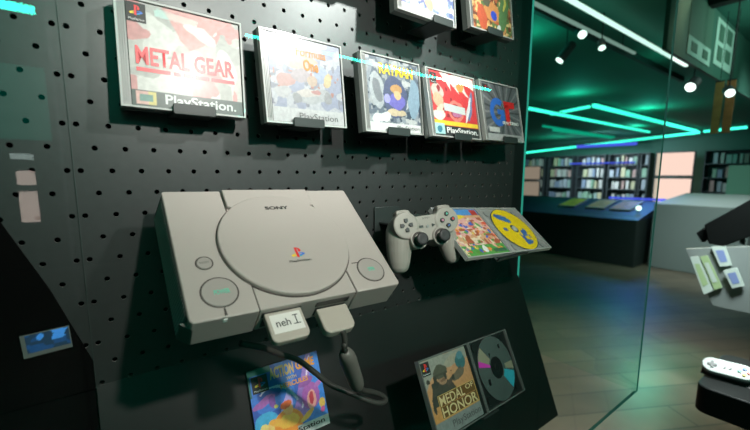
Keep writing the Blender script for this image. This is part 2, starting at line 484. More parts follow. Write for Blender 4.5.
def T(name, s, q, a, b, c, d, y, mat, par, **k):
    X0, Z0 = q(a, c); X1, Z1 = q(b, d)
    return text(name, s, X0, X1, Z0, Z1, y-.0007, mat, par, **k)
def pslogo_box(q, par, y, a=.02, b=.17, c=.80, d=.97):
    X0, Z0 = q(a, c); X1, Z1 = q(b, d)
    flat('logo_patch', [([(X0, Z0), (X1, Z0), (X1, Z1), (X0, Z1)], 0)], M['ink'], par, y-.0003)
    ps_logo(par, (X0+X1)/2, Z0+(Z1-Z0)*.6, (X1-X0)*.72, y-.0006)
    text('logo_text', 'PlayStation', X0+(X1-X0)*.1, X1-(X1-X0)*.1, Z0+(Z1-Z0)*.06, Z0+(Z1-Z0)*.2, y-.0006, M['white'], par)

def art_grey(t, x0, x1, z0, z1, y):
    q = S(x0, x1, z0, z1)
    P = (.62, .30, .29); Wt = (.66, .68, .64); G = (.42, .44, .41)
    t = artmesh('booklet', x0, x1, z0, z1, y, t, (.52, .53, .49), [
        ('nz', 5, .52, 3, P), ('nz', 7, .62, 9, Wt), ('nz', 6, .68, 21, G),
        ('poly', [(.30, 1), (.42, .72), (.5, .62), (.62, .68), (.8, .88), (.9, 1)], (.66, .36, .34)),
        ('poly', [(.16, .86), (.26, .70), (.34, .56), (.42, .66), (.36, .78), (.22, .9)], Wt),
        ('ell', .62, .80, .16, .06, -.5, (.72, .74, .70)), ('ell', .38, .42, .10, .035, -.8, Wt), ('ell', .7, .38, .17, .05, .4, P),
        ('ell', .86, .5, .08, .2, .2, Wt),
        ('rect', 0, 0, 1, .155, (.055, .10, .085)),
        ('rect', .03, .015, .20, .14, (.75, .45, .40)), ('rect', .13, .015, .20, .14, (.70, .62, .20)),
        ('rect', .06, .04, .165, .115, (.14, .32, .27))], 3, gain=.8)
    T('title_text', 'METAL GEAR', q, .05, .93, .40, .58, y, M['pinkred'], t, bold=.022)
    X0, Z0 = q(.05, .345); X1, Z1 = q(.30, .375)
    pr = []
    for a, b in ((.05, .33), (.36, .42), (.44, .53), (.55, .68), (.70, .93)):
        A = q(a, .335); Bq = q(b, .372); pr.append(([A, (Bq[0], A[1]), Bq, (A[0], Bq[1])], 0))
    flat('title_bar', pr, M['pinkred'], t, y-.0004)
    T('brand_text', 'PlayStation.', q, .27, .93, .005, .135, y, M['palew'], t, bold=.02)
    pslogo_box(q, t, y, .0, .155, .80, .985)
def art_race(t, x0, x1, z0, z1, y):
    q = S(x0, x1, z0, z1); W = (.72, .75, .76)
    t = artmesh('booklet', x0, x1, z0, z1, y, t, (.60, .64, .70), [
        ('nz', 6, .45, 5, (.60, .64, .70)), ('nz', 8, .60, 12, (.38, .43, .58)), ('nz', 17, .66, 13, (.30, .32, .40), (0, .2, 1, .75)), ('nz', 20, .72, 14, (.55, .25, .2), (0, .35, 1, .65)),
        ('rect', 0, 0, 1, .17, W), ('ell', .12, .83, .10, .07, 0, (.40, .52, .72)), ('ell', .10, .78, .07, .04, .3, (.62, .40, .36)),
        ('ell', .42, .72, .26, .09, 0, (.75, .52, .38)), ('ell', .68, .62, .10, .12, .3, (.42, .52, .72)),
        ('ell', .2, .5, .13, .08, .3, (.62, .36, .33)), ('ell', .40, .56, .12, .08, 0, (.48, .42, .45)), ('ell', .55, .52, .08, .05, .2, (.60, .46, .34)),
        ('ell', .55, .34, .28, .09, .12, (.52, .56, .58)), ('ell', .50, .37, .17, .05, .1, (.70, .66, .62)),
        ('ell', .34, .29, .06, .06, 0, (.36, .38, .40)), ('ell', .78, .33, .06, .07, 0, (.38, .40, .42)), ('ell', .60, .39, .08, .03, 0, (.62, .30, .28)),
        ('ell', .80, .55, .06, .10, -.2, (.75, .62, .32)), ('ell', .15, .35, .12, .07, 0, (.56, .58, .60))], 8, gain=.55)
    T('title_text', 'Formula', q, .36, .78, .80, .90, y, M['orange_d'], t, bold=.01)
    T('title_text', 'One', q, .45, .66, .63, .77, y, M['orange_d'], t, bold=.03)
    T('brand_text', 'PlayStation', q, .34, .90, .02, .12, y, M['greytext'], t)
def art_dark(t, x0, x1, z0, z1, y):
    q = S(x0, x1, z0, z1)
    t = artmesh('booklet', x0, x1, z0, z1, y, t, (.10, .13, .17), [
        ('nz', 7, .50, 5, (.22, .26, .30)), ('nz', 10, .62, 15, (.42, .45, .46)), ('nz', 12, .66, 25, (.03, .05, .08)),
        ('nz', 20, .68, 26, (.30, .33, .34)), ('ell', .16, .55, .13, .25, .1, (.34, .38, .40)), ('ell', .16, .55, .08, .16, .3, (.16, .18, .2)), ('ell', .88, .5, .12, .28, -.1, (.20, .30, .38)),
        ('ell', .5, .48, .24, .30, 0, (.06, .08, .16)), ('ell', .53, .60, .12, .07, 0, (.45, .26, .10)), ('ell', .52, .42, .17, .11, 0, (.13, .12, .42)),
        ('ell', .33, .46, .06, .07, 0, (.30, .30, .62)), ('ell', .55, .52, .07, .06, 0, (.60, .42, .22)), ('ell', .52, .26, .19, .05, 0, (.50, .42, .28)),
        ('rect', 0, 0, 1, .12, (.62, .65, .64)), ('ell', .22, .18, .18, .07, .2, (.60, .66, .66)), ('ell', .8, .17, .12, .04, 0, (.42, .45, .45))], 15)
    T('title_text', 'RAYMAN', q, .22, .88, .78, .93, y, M['yellow'], t, bold=.03)
    T('brand_text', 'PlayStation', q, .50, .95, .02, .09, y, M['greytext'], t)
def art_red(t, x0, x1, z0, z1, y):
    q = S(x0, x1, z0, z1); R = (.62, .045, .05)
    t = artmesh('booklet', x0, x1, z0, z1, y, t, R, [
        ('poly', [(.2, 1), (.45, .72), (.42, .86), (.62, .70), (.58, .85), (.85, .66), (.74, .88), (1, .8), (1, 1)], (.75, .68, .62)),
        ('ell', .66, .82, .10, .07, .3, (.80, .30, .08)), ('ell', .14, .68, .13, .13, 0, (.55, .48, .42)), ('ell', .14, .56, .12, .10, 0, (.70, .40, .26)),
        ('ell', .22, .44, .15, .06, .3, (.72, .52, .40)), ('nz', 12, .66, 5, (.30, .02, .03), (0, .3, .6, .8)),
        ('ell', .86, .52, .05, .26, -.25, (.16, .20, .34)), ('ell', .80, .45, .035, .24, -.35, (.70, .72, .74)),
        ('arc', .5, .42, .15, .025, -3.14, 3.14, (.70, .20, .16)), ('ell', .52, .36, .10, .05, 0, (.45, .16, .3)),
        ('ell', .12, .32, .12, .08, 0, (.72, .70, .60)), ('rect', 0, .17, 1, .235, (.82, .60, .04)), ('rect', 0, 0, 1, .165, (.03, .035, .035)),
        ('rect', .0, .02, .20, .19, (.40, .72, .70)), ('ell', .1, .1, .06, .05, 0, (.05, .22, .30))], 22)
    A = q(.24, .40); Bq = q(.72, .52)
    flat('title_plate', [([A, (Bq[0], A[1]-.004), (Bq[0], Bq[1]-.004), (A[0], Bq[1])], 0)], M['palew'], t, y-.0003)
    T('brand_text', 'PlayStation.', q, .24, .97, .02, .14, y, M['white'], t, bold=.02)
    pslogo_box(q, t, y, .01, .14, .80, .97)
def art_gt(t, x0, x1, z0, z1, y):
    q = S(x0, x1, z0, z1); G = (.13, .14, .15)
    sh = []
    for k in range(26):
        a = .12*k*2.0+.05; sh.append(('line', .55+.08*math.cos(a), .5+.08*math.sin(a), .55+.9*math.cos(a), .5+.9*math.sin(a), (.006, .030), (.24, .25, .26) if k % 2 else (.05, .055, .06)))
    sh += [('rect', 0, 0, 1, .10, (.42, .44, .44)), ('rect', .06, .13, .34, .22, (.60, .62, .60)), ('ell', .62, .05, .25, .02, 0, (.30, .31, .31))]
    t = artmesh('booklet', x0, x1, z0, z1, y, t, G, sh, 31, warp=0.)
    def pq(L): return [q(a, b) for a, b in L]
    arc = lambda cx, cz, r0, r1, a0, a1, n=18: [(cx+r1*math.cos(a0+(a1-a0)*i/n), cz+r1*math.sin(a0+(a1-a0)*i/n)*1.15) for i in range(n+1)] + [(cx+r0*math.cos(a1-(a1-a0)*i/n), cz+r0*math.sin(a1-(a1-a0)*i/n)*1.15) for i in range(n+1)]
    polys = []
    def strip(cx, cz, r0, r1, a0, a1, mi, n=18):
        for i in range(n):
            A = a0+(a1-a0)*i/n; Bq = a0+(a1-a0)*(i+1)/n
            polys.append((pq([(cx+r0*math.cos(A), cz+r0*1.15*math.sin(A)), (cx+r1*math.cos(A), cz+r1*1.15*math.sin(A)), (cx+r1*math.cos(Bq), cz+r1*1.15*math.sin(Bq)), (cx+r0*math.cos(Bq), cz+r0*1.15*math.sin(Bq))]), mi))
    strip(.36, .50, .12, .225, PI*.28, PI*1.72, 0)
    polys.append((pq([(.40, .34), (.54, .34), (.54, .55), (.34, .55), (.34, .46), (.44, .46), (.40, .40)]), 0))
    polys += [(pq([(.57, .28), (.69, .28), (.69, .66), (.57, .66)]), 1), (pq([(.55, .60), (.86, .60), (.86, .72), (.55, .72)]), 1)]
    flat('emblem', polys, M['blue'], t, y-.0003, [M['red']])
    T('title_text', 'GRAN TURISMO', q, .44, .92, .285, .345, y-.0003, M['white'], t, bold=.04)
    pslogo_box(q, t, y, .02, .15, .82, .97)
    T('brand_text', 'PlayStation', q, .42, .90, .025, .08, y, M['greytext'], t)
def art_ice(t, x0, x1, z0, z1, y):
    t = artmesh('booklet', x0, x1, z0, z1, y, t, (.50, .56, .66), [
        ('nz', 6, .5, 7, (.70, .74, .80)), ('nz', 9, .62, 17, (.22, .30, .52)), ('nz', 18, .66, 18, (.12, .16, .36)), ('nz', 20, .70, 19, (.8, .82, .85)), ('ell', .5, .24, .08, .16, .3, (.78, .45, .25)),
        ('ell', .75, .3, .12, .18, .2, (.75, .78, .82)), ('ell', .25, .3, .16, .10, 0, (.30, .36, .55)), ('rect', 0, 0, 1, .10, (.66, .69, .72))], 41)
def art_jungle(t, x0, x1, z0, z1, y):
    t = artmesh('booklet', x0, x1, z0, z1, y, t, (.50, .13, .05), [
        ('nz', 7, .5, 7, (.62, .30, .10)), ('nz', 9, .64, 17, (.12, .20, .06)), ('nz', 18, .66, 18, (.16, .05, .02)), ('nz', 20, .72, 19, (.75, .5, .2)), ('ell', .80, .42, .12, .40, -.3, (.10, .22, .08)),
        ('ell', .5, .75, .2, .1, 0, (.66, .26, .08)), ('ell', .48, .35, .20, .16, 0, (.62, .26, .08)), ('ell', .22, .22, .12, .2, .2, (.55, .10, .04)),
        ('ell', .52, .30, .08, .08, 0, (.03, .08, .55)), ('ell', .36, .5, .10, .10, 0, (.10, .10, .06)), ('ell', .64, .10, .05, .05, 0, (.70, .74, .68)),
        ('ell', .84, .55, .03, .14, -.3, (.55, .50, .10))], 51)

CASES = [
    ((.0992, -.0357, .1085), .078, -.017, -.012, .142, .125, 'grey and pink camouflage game case, leftmost and largest of the lower row', art_grey, .1050),
    ((.2575, -.0503, .1043), .0914, .06, .018, .135, .126, 'washed out white racing game case second from the left', art_race, .2565),
    ((.4150, -.0622, .1016), .100, .06, .020, .135, .125, 'dark game case with a yellow title and purple centre, third in row', art_dark, .419),
    ((.5561, -.0715, .1002), .1947, .0254, .002, .1415, .125, 'red game case with a yellow stripe near its bottom edge', art_red, .566),
    ((.7085, -.0710, .1021), .1981, .0196, .0086, .141, .124, 'dark game case with blue and red racing emblem, last in row', art_gt, .7195),
    ((.4845, -.0640, .2990), .10, .0, .0, .142, .125, 'icy blue and white game case cropped by the top edge', art_ice, .5174),
    ((.6690, -.0600, .3150), .12, .0, .03, .142, .125, 'orange and green game case in the upper right corner of the pegboard', art_jungle, .672),
]
HL = ['black hook under the camouflage cover case', 'black hook under the white racing case', 'black hook under the dark case with yellow title',
      'black hook under the red case', 'black hook under the case with blue and red emblem', 'long black hook under the icy blue case at top', 'black hook under the orange and green case at top']
for i, (loc, ti, ya, ro, w, h, lab, art, hx) in enumerate(CASES):
    t = game_case(loc, ti, ya, ro, w, h, lab, art, th=.020 if i else .022)
    zb = loc[2]-h/2*math.cos(ti)-.0012; yf = loc[1]-h/2*math.sin(ti)-.0005
    hook(hx, zb+.0008, yf-.001, label=HL[i])
# one more case above the frame, between the pegs, only its shadow is seen
t = game_case((.345, -.055, .345), .10, 0, 0, .142, .125, 'pale game case just above the top edge, left of the icy one', art_ice)
hook(.345, .345-.0634, -.0625, label='black hook under the pale case above the top edge')

# ------------------------------------------------------------------ open cases
def open_case(loc, tilt, yaw, roll, w, h, label, artL, discf, dark=False, hinge=0., cat='open game case'):
    t = frame('open_game_case', loc, tilt, yaw, roll, label, cat)
    th = .009; e = .0022; shell = M['clear_dim'] if dark else M['clear']
    for nm, x0, x1 in (('lid', -w/2, -.0012), ('tray_half', .0012, w/2)):
        z0, z1 = -h/2, h/2
        bm = bmesh.new()
        for a in ((x0, x1, z0, z0+e), (x0, x1, z1-e, z1), (x0, x0+e, z0+e, z1-e), (x1-e, x1, z0+e, z1-e)):
            box(bm, a[0], a[1], 0, th, a[2], a[3])
        box(bm, x0+e, x1-e, th-.002, th-.0005, z0+e, z1-e)
        half = obj(nm, bm, shell, t)
        if nm == 'lid':
            artL(t, x0+e+.001, x1-e-.008, z0+e+.001, z1-e-.001, .002)
            bm = bmesh.new(); box(bm, x1-e-.007, x1-e, .001, .005, z0+e, z1-e)
            obj('hinge_strip', bm, M['tray'] if dark else M['spine'], t)
        else:
            bm = bmesh.new()
            box(bm, x0+e, x1-e, .0055, th-.002, z0+e, z1-e)
            cx = (x0+x1)/2+.001
            for k in range(4):
                a = PI/4+k*PI/2
                prism(bm, circ(cx+.073*math.cos(a), .073*math.sin(a)*.92, .008, 14), .003, .0056)
            obj('disc_tray', bm, M['tray'] if dark else M['spine'], t)
            hub = bmesh.new(); prism(hub, circ(cx, 0, .0072, 24), .001, .0055); obj('hub', hub, M['disc_dark'] if dark else M['silver'], t, bevel=.0005)
            dt = frame('game_disc', (0, 0, 0)); dt.matrix_world = t.matrix_world @ Matrix.Translation((cx, .0030, 0))
            discf(dt)
    return t
ART = {}
def art_colour(t, x0, x1, z0, z1, y):
    r = random.Random(4); sh = [('rect', 0, .86, 1, 1, (.10, .32, .70)), ('rect', 0, 0, 1, .22, (.10, .36, .08)), ('nz', 6, .55, 4, (.80, .42, .40), (0, .2, 1, .8))]
    cols = [(.80, .28, .05), (.85, .60, .10), (.78, .12, .06), (.80, .72, .62), (.85, .45, .35), (.14, .42, .10), (.06, .16, .60), (.66, .14, .10), (.85, .66, .40)]
    for k in range(150):
        sh.append(('ell', r.random(), .06+r.random()*.74, .012+r.random()*.045, .010+r.random()*.03, r.random()*3, cols[r.randrange(9)]))
    sh += [('nz', 16, .70, 33, (.12, .30, .06), (0, .02, 1, .3)), ('nz', 18, .72, 35, (.80, .68, .50), (0, .2, 1, .8)), ('nz', 15, .74, 36, (.45, .12, .06), (0, .2, 1, .8))]
    sh += [('rect', .82, .86, .98, .99, (.5, .06, .05)), ('ell', .35, .84, .26, .05, -.1, (.85, .65, .05)), ('ell', .3, .72, .3, .05, .1, (.82, .45, .42)),
           ('rect', .68, .03, .98, .10, (.05, .15, .08)), ('ell', .5, .12, .05, .07, 0, (.8, .82, .8)), ('ell', .38, .10, .03, .05, 0, (.06, .1, .6))]
    t = artmesh('booklet', x0, x1, z0, z1, y, t, (.70, .40, .22), sh, 61)
def disc_yellow(d):
    tag(d, 'yellow game disc with blue patches in the open case', 'disc')
    bm = bmesh.new(); annulus(bm, 0, 0, .0078, .0600, 0, 96, .0012); obj('disc_body', bm, M['disc_mirror'], d)
    disc_art('disc_print', 0, 0, .011, .0585, -.0002, d, (.86, .62, .01), [
        ('ell', .36, .78, .17, .09, -.25, (.05, .16, .42)), ('ell', .28, .84, .07, .05, .3, (.03, .10, .34)), ('ell', .52, .70, .09, .04, -.4, (.05, .18, .45)),
        ('ell', .22, .50, .06, .05, 0, (.04, .12, .36)), ('nz', 12, .50, 8, (.04, .12, .40), (.52, .12, .82, .48)),
        ('ell', .68, .32, .09, .12, .4, (.05, .14, .42)), ('ell', .76, .42, .05, .05, 0, (.05, .15, .44)), ('nz', 14, .62, 4, (.86, .62, .01), (.55, .1, .9, .5)),
        ('ell', .62, .16, .12, .05, .2, (.05, .16, .42))], 71, warp=.03)
def disc_silver(d):
    tag(d, 'silver game disc showing rainbow glints and black centre', 'disc')
    bm = bmesh.new(); annulus(bm, 0, 0, .0078, .0600, 0, 96, .0012); obj('disc_body', bm, M['disc_mirror'], d)
    bm = bmesh.new(); annulus(bm, 0, 0, .0072, .0205, -.0003, 64); obj('disc_centre', bm, M['disc_dark'], d)
    def wedge(nm, a0, a1, r0, r1, mat, yy=-.0004, fade=0):
        bm = bmesh.new(); n = 14
        va = [bm.verts.new((r0*math.cos(a0+(a1-a0)*i/n), yy, r0*math.sin(a0+(a1-a0)*i/n))) for i in range(n+1)]
        vb = [bm.verts.new((r1*math.cos(a0+(a1-a0)*i/n), yy, r1*math.sin(a0+(a1-a0)*i/n))) for i in range(n+1)]
        for i in range(n): bm.faces.new((va[i], vb[i], vb[i+1], va[i+1]))
        return obj(nm, bm, mat, d)
    wedge('glint_band', 2.25, 2.75, .024, .0585, M['disc_gold'])  # rainbow glints put on the disc as flat coloured wedges
    wedge('glint_band', 2.72, 2.92, .0215, .0585, M['disc_pink'], -.0005)
    wedge('glint_band', 5.35, 5.95, .024, .0585, M['disc_cyan'])
    wedge('glint_band', 6.02, 6.30, .030, .0585, M['disc_gold'], -.0005)
    for a, r, s in ((.9, .045, .006), (3.6, .042, .008), (2.0, .03, .004)):
        bm = bmesh.new(); x, z = r*math.cos(a), r*math.sin(a)
        v = [bm.verts.new((x+dx*s*.5, -.0005, z+dz*s*.7)) for dx, dz in ((-1, -1), (1, -1), (1, 1), (-1, 1))]
        bm.faces.new(v); obj('print_mark', bm, M['disc_dark'], d)
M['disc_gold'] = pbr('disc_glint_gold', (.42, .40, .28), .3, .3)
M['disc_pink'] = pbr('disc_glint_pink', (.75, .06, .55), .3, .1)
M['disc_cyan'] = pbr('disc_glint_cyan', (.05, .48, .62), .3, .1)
open_case((.6457, -.1102, -.1385), .8771, .0721, -.0784, .284, .125, 'open game case with crowded bright booklet beside the yellow disc', art_colour, disc_yellow)
cradle('display_bracket', .6457, .12, (.6457, -.1102, -.1385), .8771, .0625, .009, 'black bracket carrying the open case with the yellow disc', yaw=.0721, lip=.0005)

def art_soldier(t, x0, x1, z0, z1, y):
    q = S(x0, x1, z0, z1)
    t = artmesh('booklet', x0, x1, z0, z1, y, t, lambda u, v: np.c_[.62-.12*v, .30-.02*v+.0*u, .07+.10*v], [
        ('poly', [(0, 1), (0, .62), (.2, .78), (.5, .86), (1, .84), (1, 1)], (.30, .32, .27)),
        ('ell', .66, .88, .2, .07, .2, (.36, .34, .26)), ('ell', .82, .82, .12, .11, 0, (.05, .16, .17)), ('ell', .84, .90, .08, .06, 0, (.10, .24, .28)),
        ('poly', [(.05, .48), (.12, .62), (.32, .70), (.52, .62), (.58, .50), (.42, .40), (.1, .38)], (.07, .065, .05)),
        ('ell', .36, .70, .10, .09, .1, (.36, .22, .13)), ('ell', .36, .67, .06, .02, 0, (.22, .12, .07)),
        ('ell', .40, .735, .02, .008, 0, (.05, .04, .03)), ('ell', .32, .735, .02, .008, 0, (.05, .04, .03)),
        ('ell', .34, .79, .15, .09, .1, (.10, .10, .07)), ('rect', .19, .745, .49, .77, (.07, .07, .05)),
        ('poly', [(.44, .56), (.78, .72), (.80, .76), (.42, .62)], (.10, .08, .06)), ('ell', .7, .66, .16, .06, .3, (.16, .13, .09)),
        ('nz', 14, .70, 6, (.05, .05, .04), (0, .3, .6, .75)),
        ('rect', 0, 0, 1, .19, (.24, .27, .26))], 81, warp=.01)
    def fr(a, b, c, d, w=.008):
        P = []
        for (p, r, s, u) in ((a, b, c, c+w), (a, b, d-w, d), (a, a+w, c, d), (b-w, b, c, d)):
            A = q(p, s); Bq = q(r, u); P.append(([A, (Bq[0], A[1]), Bq, (A[0], Bq[1])], 0))
        return P
    for a_ in ((.16, .985, .205, .352), (.16, .985, .358, .505)):
        A = q(a_[0], a_[2]); Bq = q(a_[1], a_[3]); flat('title_plate', [([A, (Bq[0], A[1]), Bq, (A[0], Bq[1])], 0)], M['plate'], t, y-.0002)
    flat('title_frame', fr(.16, .985, .205, .505), M['gold'], t, y-.0003)
    T('title_text', 'MEDAL', q, .18, .72, .365, .49, y, M['goldpale'], t, bold=.01)
    T('title_text', 'OF', q, .76, .95, .42, .49, y, M['goldpale'], t, bold=.01)
    T('title_text', 'HONOR', q, .18, .96, .215, .345, y, M['goldpale'], t, bold=.01)
    T('brand_text', 'PlayStation', q, .32, .95, .03, .145, y, M['greytext'], t)
    pslogo_box(q, t, y, .0, .17, .80, .98)
open_case((.5350, -.1660, -.3985), .4665, .1387, -.0954, .284, .125, 'open game case with soldier booklet beside a silver disc, on black panel', art_soldier, disc_silver, dark=True)
mb = frame('display_bracket', (.5350, -.1660, -.3985), .4665, .1387, -.0954, 'black bracket between the slanted panel and the soldier case', 'bracket')
obj('back_plate', B(-.10, .10, .0105, .0135, -.064, .04), M['hook'], mb, bevel=.0008)
obj('ledge', B(-.02, .03, -.002, .0135, -.0672, -.0640), M['hook'], mb, bevel=.0006)
obj('standoff', B(-.02, .02, .0135, .075, -.02, .02), M['black'], mb)

# flat booklet case on the desk (blue cover)
def art_blue(t, x0, x1, z0, z1, y):
    q = S(x0, x1, z0, z1); Bl = (.03, .09, .42)
    t = artmesh('booklet', x0, x1, z0, z1, y, t, Bl, [
        ('nz', 6, .55, 3, (.04, .16, .55)), ('ell', .9, .5, .2, .5, 0, (.04, .20, .62)), ('ell', .15, .3, .16, .14, 0, (.05, .35, .62)),
        ('line', .62, .30, .86, .98, (.10, .04), (.28, .16, .50)), ('line', .66, .34, .87, .96, (.012, .012), (.68, .58, .75)),
        ('arc', .30, .42, .30, .012, .1, 2.2, (.62, .55, .82)), ('arc', .26, .38, .34, .010, .2, 1.9, (.55, .50, .80)),
        ('line', .42, .30, .50, .62, (.10, .03), (.40, .32, .68)),
        ('ell', .16, .57, .16, .05, .3, (.32, .10, .38)), ('ell', .26, .54, .05, .08, 0, (.18, .06, .30)), ('ell', .30, .47, .03, .025, 0, (.55, .5, .1)),
        ('ell', .80, .45, .13, .17, -.2, (.36, .10, .40)), ('ell', .80, .40, .07, .12, -.2, (.72, .36, .32)), ('ell', .80, .42, .035, .08, -.2, (.50, .05, .08)),
        ('ell', .76, .64, .12, .05, .3, (.26, .08, .34)), ('ell', .93, .56, .07, .03, .6, (.40, .14, .45)),
        ('ell', .44, .22, .20, .17, 0, (.80, .25, .03)), ('ell', .45, .24, .14, .09, 0, (.85, .42, .06)), ('ell', .45, .38, .07, .08, 0, (.82, .36, .12)), ('ell', .43, .45, .08, .05, .3, (.72, .12, .02)),
        ('ell', .14, .22, .10, .07, 0, (.84, .50, .16)), ('ell', .28, .27, .10, .04, -.3, (.82, .38, .06)), ('ell', .70, .22, .12, .04, .5, (.84, .42, .08)), ('ell', .12, .26, .05, .05, 0, (.86, .58, .2)),
        ('ell', .94, .30, .05, .07, 0, (.75, .50, .10)), ('ell', .93, .22, .04, .04, 0, (.55, .10, .30)),
        ('rect', .54, 0, 1, .135, (.42, .45, .45)), ('rect', 0, 0, .54, .03, (.42, .45, .45)), ('rect', 0, .66, .02, 1, (.02, .12, .10)), ('rect', 0, .92, .30, 1, (.02, .12, .10)),], 91, warp=.012, gain=1.3)
    T('title_text', 'ACTION', q, .28, .62, .81, .96, y, M['gold'], t, bold=.04)
    T('title_text', 'GAME', q, .65, .93, .83, .95, y, M['orange'], t, bold=.04)
    T('subtitle_text', 'WITH', q, .50, .64, .745, .785, y, M['yellow'], t)
    T('title_text', 'HERCULES', q, .40, .80, .655, .72, y, M['orange'], t, bold=.03)
    T('brand_text', 'PlayStation', q, .32, .93, .035, .115, y, M['ink'], t, bold=.02)
    pslogo_box(q, t, y, .04, .25, .70, .91)
DT = math.atan2(.137, .345)
def on_desk(x, z, off):   # centre of a thing lying on the slanted panel, front face off metres above it
    f = (-.298 - z)/.345
    n = Vector((0, -math.cos(DT), math.sin(DT)))
    return Vector((x, -.137*f, z)) + n*off
c = on_desk(.2215, -.388, .006)
bc = frame('booklet_case', c, DT, 0, 0, 'blue booklet case with orange figure and cable across it, on black panel', 'game case')
obj('card_body', B(-.061, .061, .0008, .0055, -.060, .060), M['tray'], bc, bevel=.0006)
art_blue(bc, -.0605, .0605, -.0595, .0595, .0006)
# a second clear case peeping in at the lower edge
c = on_desk(.333, -.572, .010)
def art_plain(t, x0, x1, z0, z1, y):
    t = artmesh('booklet', x0, x1, z0, z1, y, t, (.02, .025, .025), [('nz', 8, .6, 4, (.05, .06, .06))], 95, n=40)
open_case(c, DT, 0, 0, .20, .09, 'dark clear-edged case peeping in at the bottom edge, right of blue booklet', art_plain, lambda d: (tag(d, 'dark disc in the case at the bottom edge', 'disc'), obj('disc_body', annulus(bmesh.new(), 0, 0, .0078, .040, 0, 64, .0012), M['disc_dark'], d)), dark=True)

# ------------------------------------------------------------------ the console
CC = (.1838, -.1296, -.1121)
con = frame('game_console', CC, .8866, -.0057, -.0216, 'light grey game console with a large round disc lid, tilted on its stand', 'game console')
HX, HZ = .1275, .0935
bm = bmesh.new()
# left and right top shells, the middle deck; seams are real gaps
g = .0006
prism(bm, [(-HX, HZ-.002), (-HX+.002, HZ), (-.060-g, HZ), (-.060-g, -HZ), (-HX+.003, -HZ), (-HX, -HZ+.004)], 0, .040)
obj('top_shell', bm, M['console'], con, bevel=.0016, seg=3)
bm = bmesh.new()
prism(bm, [(.060+g, HZ), (HX-.002, HZ), (HX, HZ-.002), (HX, -HZ+.003), (HX-.003, -HZ), (.060+g, -HZ)], 0, .040)
obj('top_shell', bm, M['console'], con, bevel=.0016, seg=3)
bm = B(-.060+g, .060-g, .0010, .040, -HZ+.001, HZ-.0015); obj('middle_deck', bm, M['console'], con, bevel=.0008)
# body below, chamfered and flared a little to the sides, front faces leaning in
bm = bmesh.new()
bot = [(-HX+.004, -HZ+.012), (-HX+.012, -HZ+.006), (HX-.012, -HZ+.006), (HX-.004, -HZ+.012), (HX-.004, HZ-.004), (-HX+.004, HZ-.004)]
prism(bm, bot, .0402, .0440)
obj('lower_shell', bm, M['console'], con)
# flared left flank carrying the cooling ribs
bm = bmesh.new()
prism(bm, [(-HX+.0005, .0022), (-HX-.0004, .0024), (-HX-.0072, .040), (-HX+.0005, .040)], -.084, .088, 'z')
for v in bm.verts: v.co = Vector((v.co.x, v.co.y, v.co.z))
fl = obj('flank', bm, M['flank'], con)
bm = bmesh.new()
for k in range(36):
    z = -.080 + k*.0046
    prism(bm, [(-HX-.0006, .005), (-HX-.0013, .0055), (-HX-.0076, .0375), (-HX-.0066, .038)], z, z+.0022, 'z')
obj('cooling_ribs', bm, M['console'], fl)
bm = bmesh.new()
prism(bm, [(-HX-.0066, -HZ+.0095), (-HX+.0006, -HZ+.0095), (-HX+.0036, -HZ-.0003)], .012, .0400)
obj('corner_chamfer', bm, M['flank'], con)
# dark gaps beside the deck and groove ring round the lid
bm = bmesh.new()
bm.free()
for x in (-.060, .060): obj('seam', B(x-g*1.6, x+g*1.6, .0016, .006, -HZ+.0012, HZ-.002), M['console_d'], con)
LX, LZ = -.001, -.0035; LR = .0815
bm = bmesh.new(); annulus(bm, LX, LZ, LR-.004, LR+.0016, -.0003, 128, .006)
obj('lid_groove', bm, M['console_d'], con)
bm = bmesh.new(); n = 128
def ringv(r, y): return [bm.verts.new((LX+r*math.cos(2*PI*k/n), y, LZ+r*math.sin(2*PI*k/n))) for k in range(n)]
rs = [ringv(LR+.0004, .004), ringv(LR, -.0030), ringv(LR-.0006, -.0044), ringv(LR-.0020, -.0052), ringv(LR-.02, -.0056)]
for a, b in zip(rs, rs[1:]):
    for k in range(n): bm.faces.new((a[k], b[k], b[(k+1) % n], a[(k+1) % n]))
bm.faces.new(rs[-1])
lid = obj('disc_lid', bm, M['console'], con, smooth=True)
md = lid.modifiers.new('n', 'WEIGHTED_NORMAL')
# the rear of the lid blends into a raised hinge block on the deck
bm = bmesh.new(); prism(bm, [(-.0590, HZ-.002), (.0590, HZ-.002), (.0590, .060), (.045, .055), (-.047, .055), (-.0590, .060)], -.0042, .002)
obj('lid_hinge', bm, M['console'], con, bevel=.0012)
def cbutton(nm, cx, cz, r, sub=None):
    bm = bmesh.new(); annulus(bm, cx, cz, r-.0010, r+.0006, -.0003, 64, .003); obj(nm+'_ring', bm, M['console_d'], con)
    bm = bmesh.new(); prism(bm, circ(cx, cz, r-.0009, 64), -.0012, .003); return obj(nm, bm, M['button'], con, bevel=.0008)
b = cbutton('power_button', -.0940, -.0630, .0185)
text('power_text', 'POWER', -.100, -.084, -.0665, -.0605, -.0016, M['greeni'], con, bold=.02)
cbutton('reset_button', -.1012, -.0230, .0086)
text('reset_text', 'RESET', -.1062, -.0962, -.0242, -.0218, -.0016, M['greytext'], con)
cbutton('open_button', .0955, -.0640, .0190)
text('open_text', 'OPEN', .0905, .1005, -.0670, -.0610, -.0016, M['greeni'], con, bold=.02)
obj('power_lamp', prism(bmesh.new(), [(-.0950, -.0915), (-.0925, -.0915), (-.0930, -.0830), (-.0945, -.0830)], -.0008, .003), M['console_d'], con)
obj('power_lamp_window', B(-.0965, -.0925, .003, .008, -HZ-.0006, -HZ+.002), M['white'], con)
bm = bmesh.new(); box(bm, .0725, .0830, -.0003, .001, -.0506, -.0494); obj('open_mark', bm, M['console_d'], con)
text('maker_text', 'SONY', -.0135, .0185, .0495, .0555, -.0060, M['ink'], con, bold=.03)
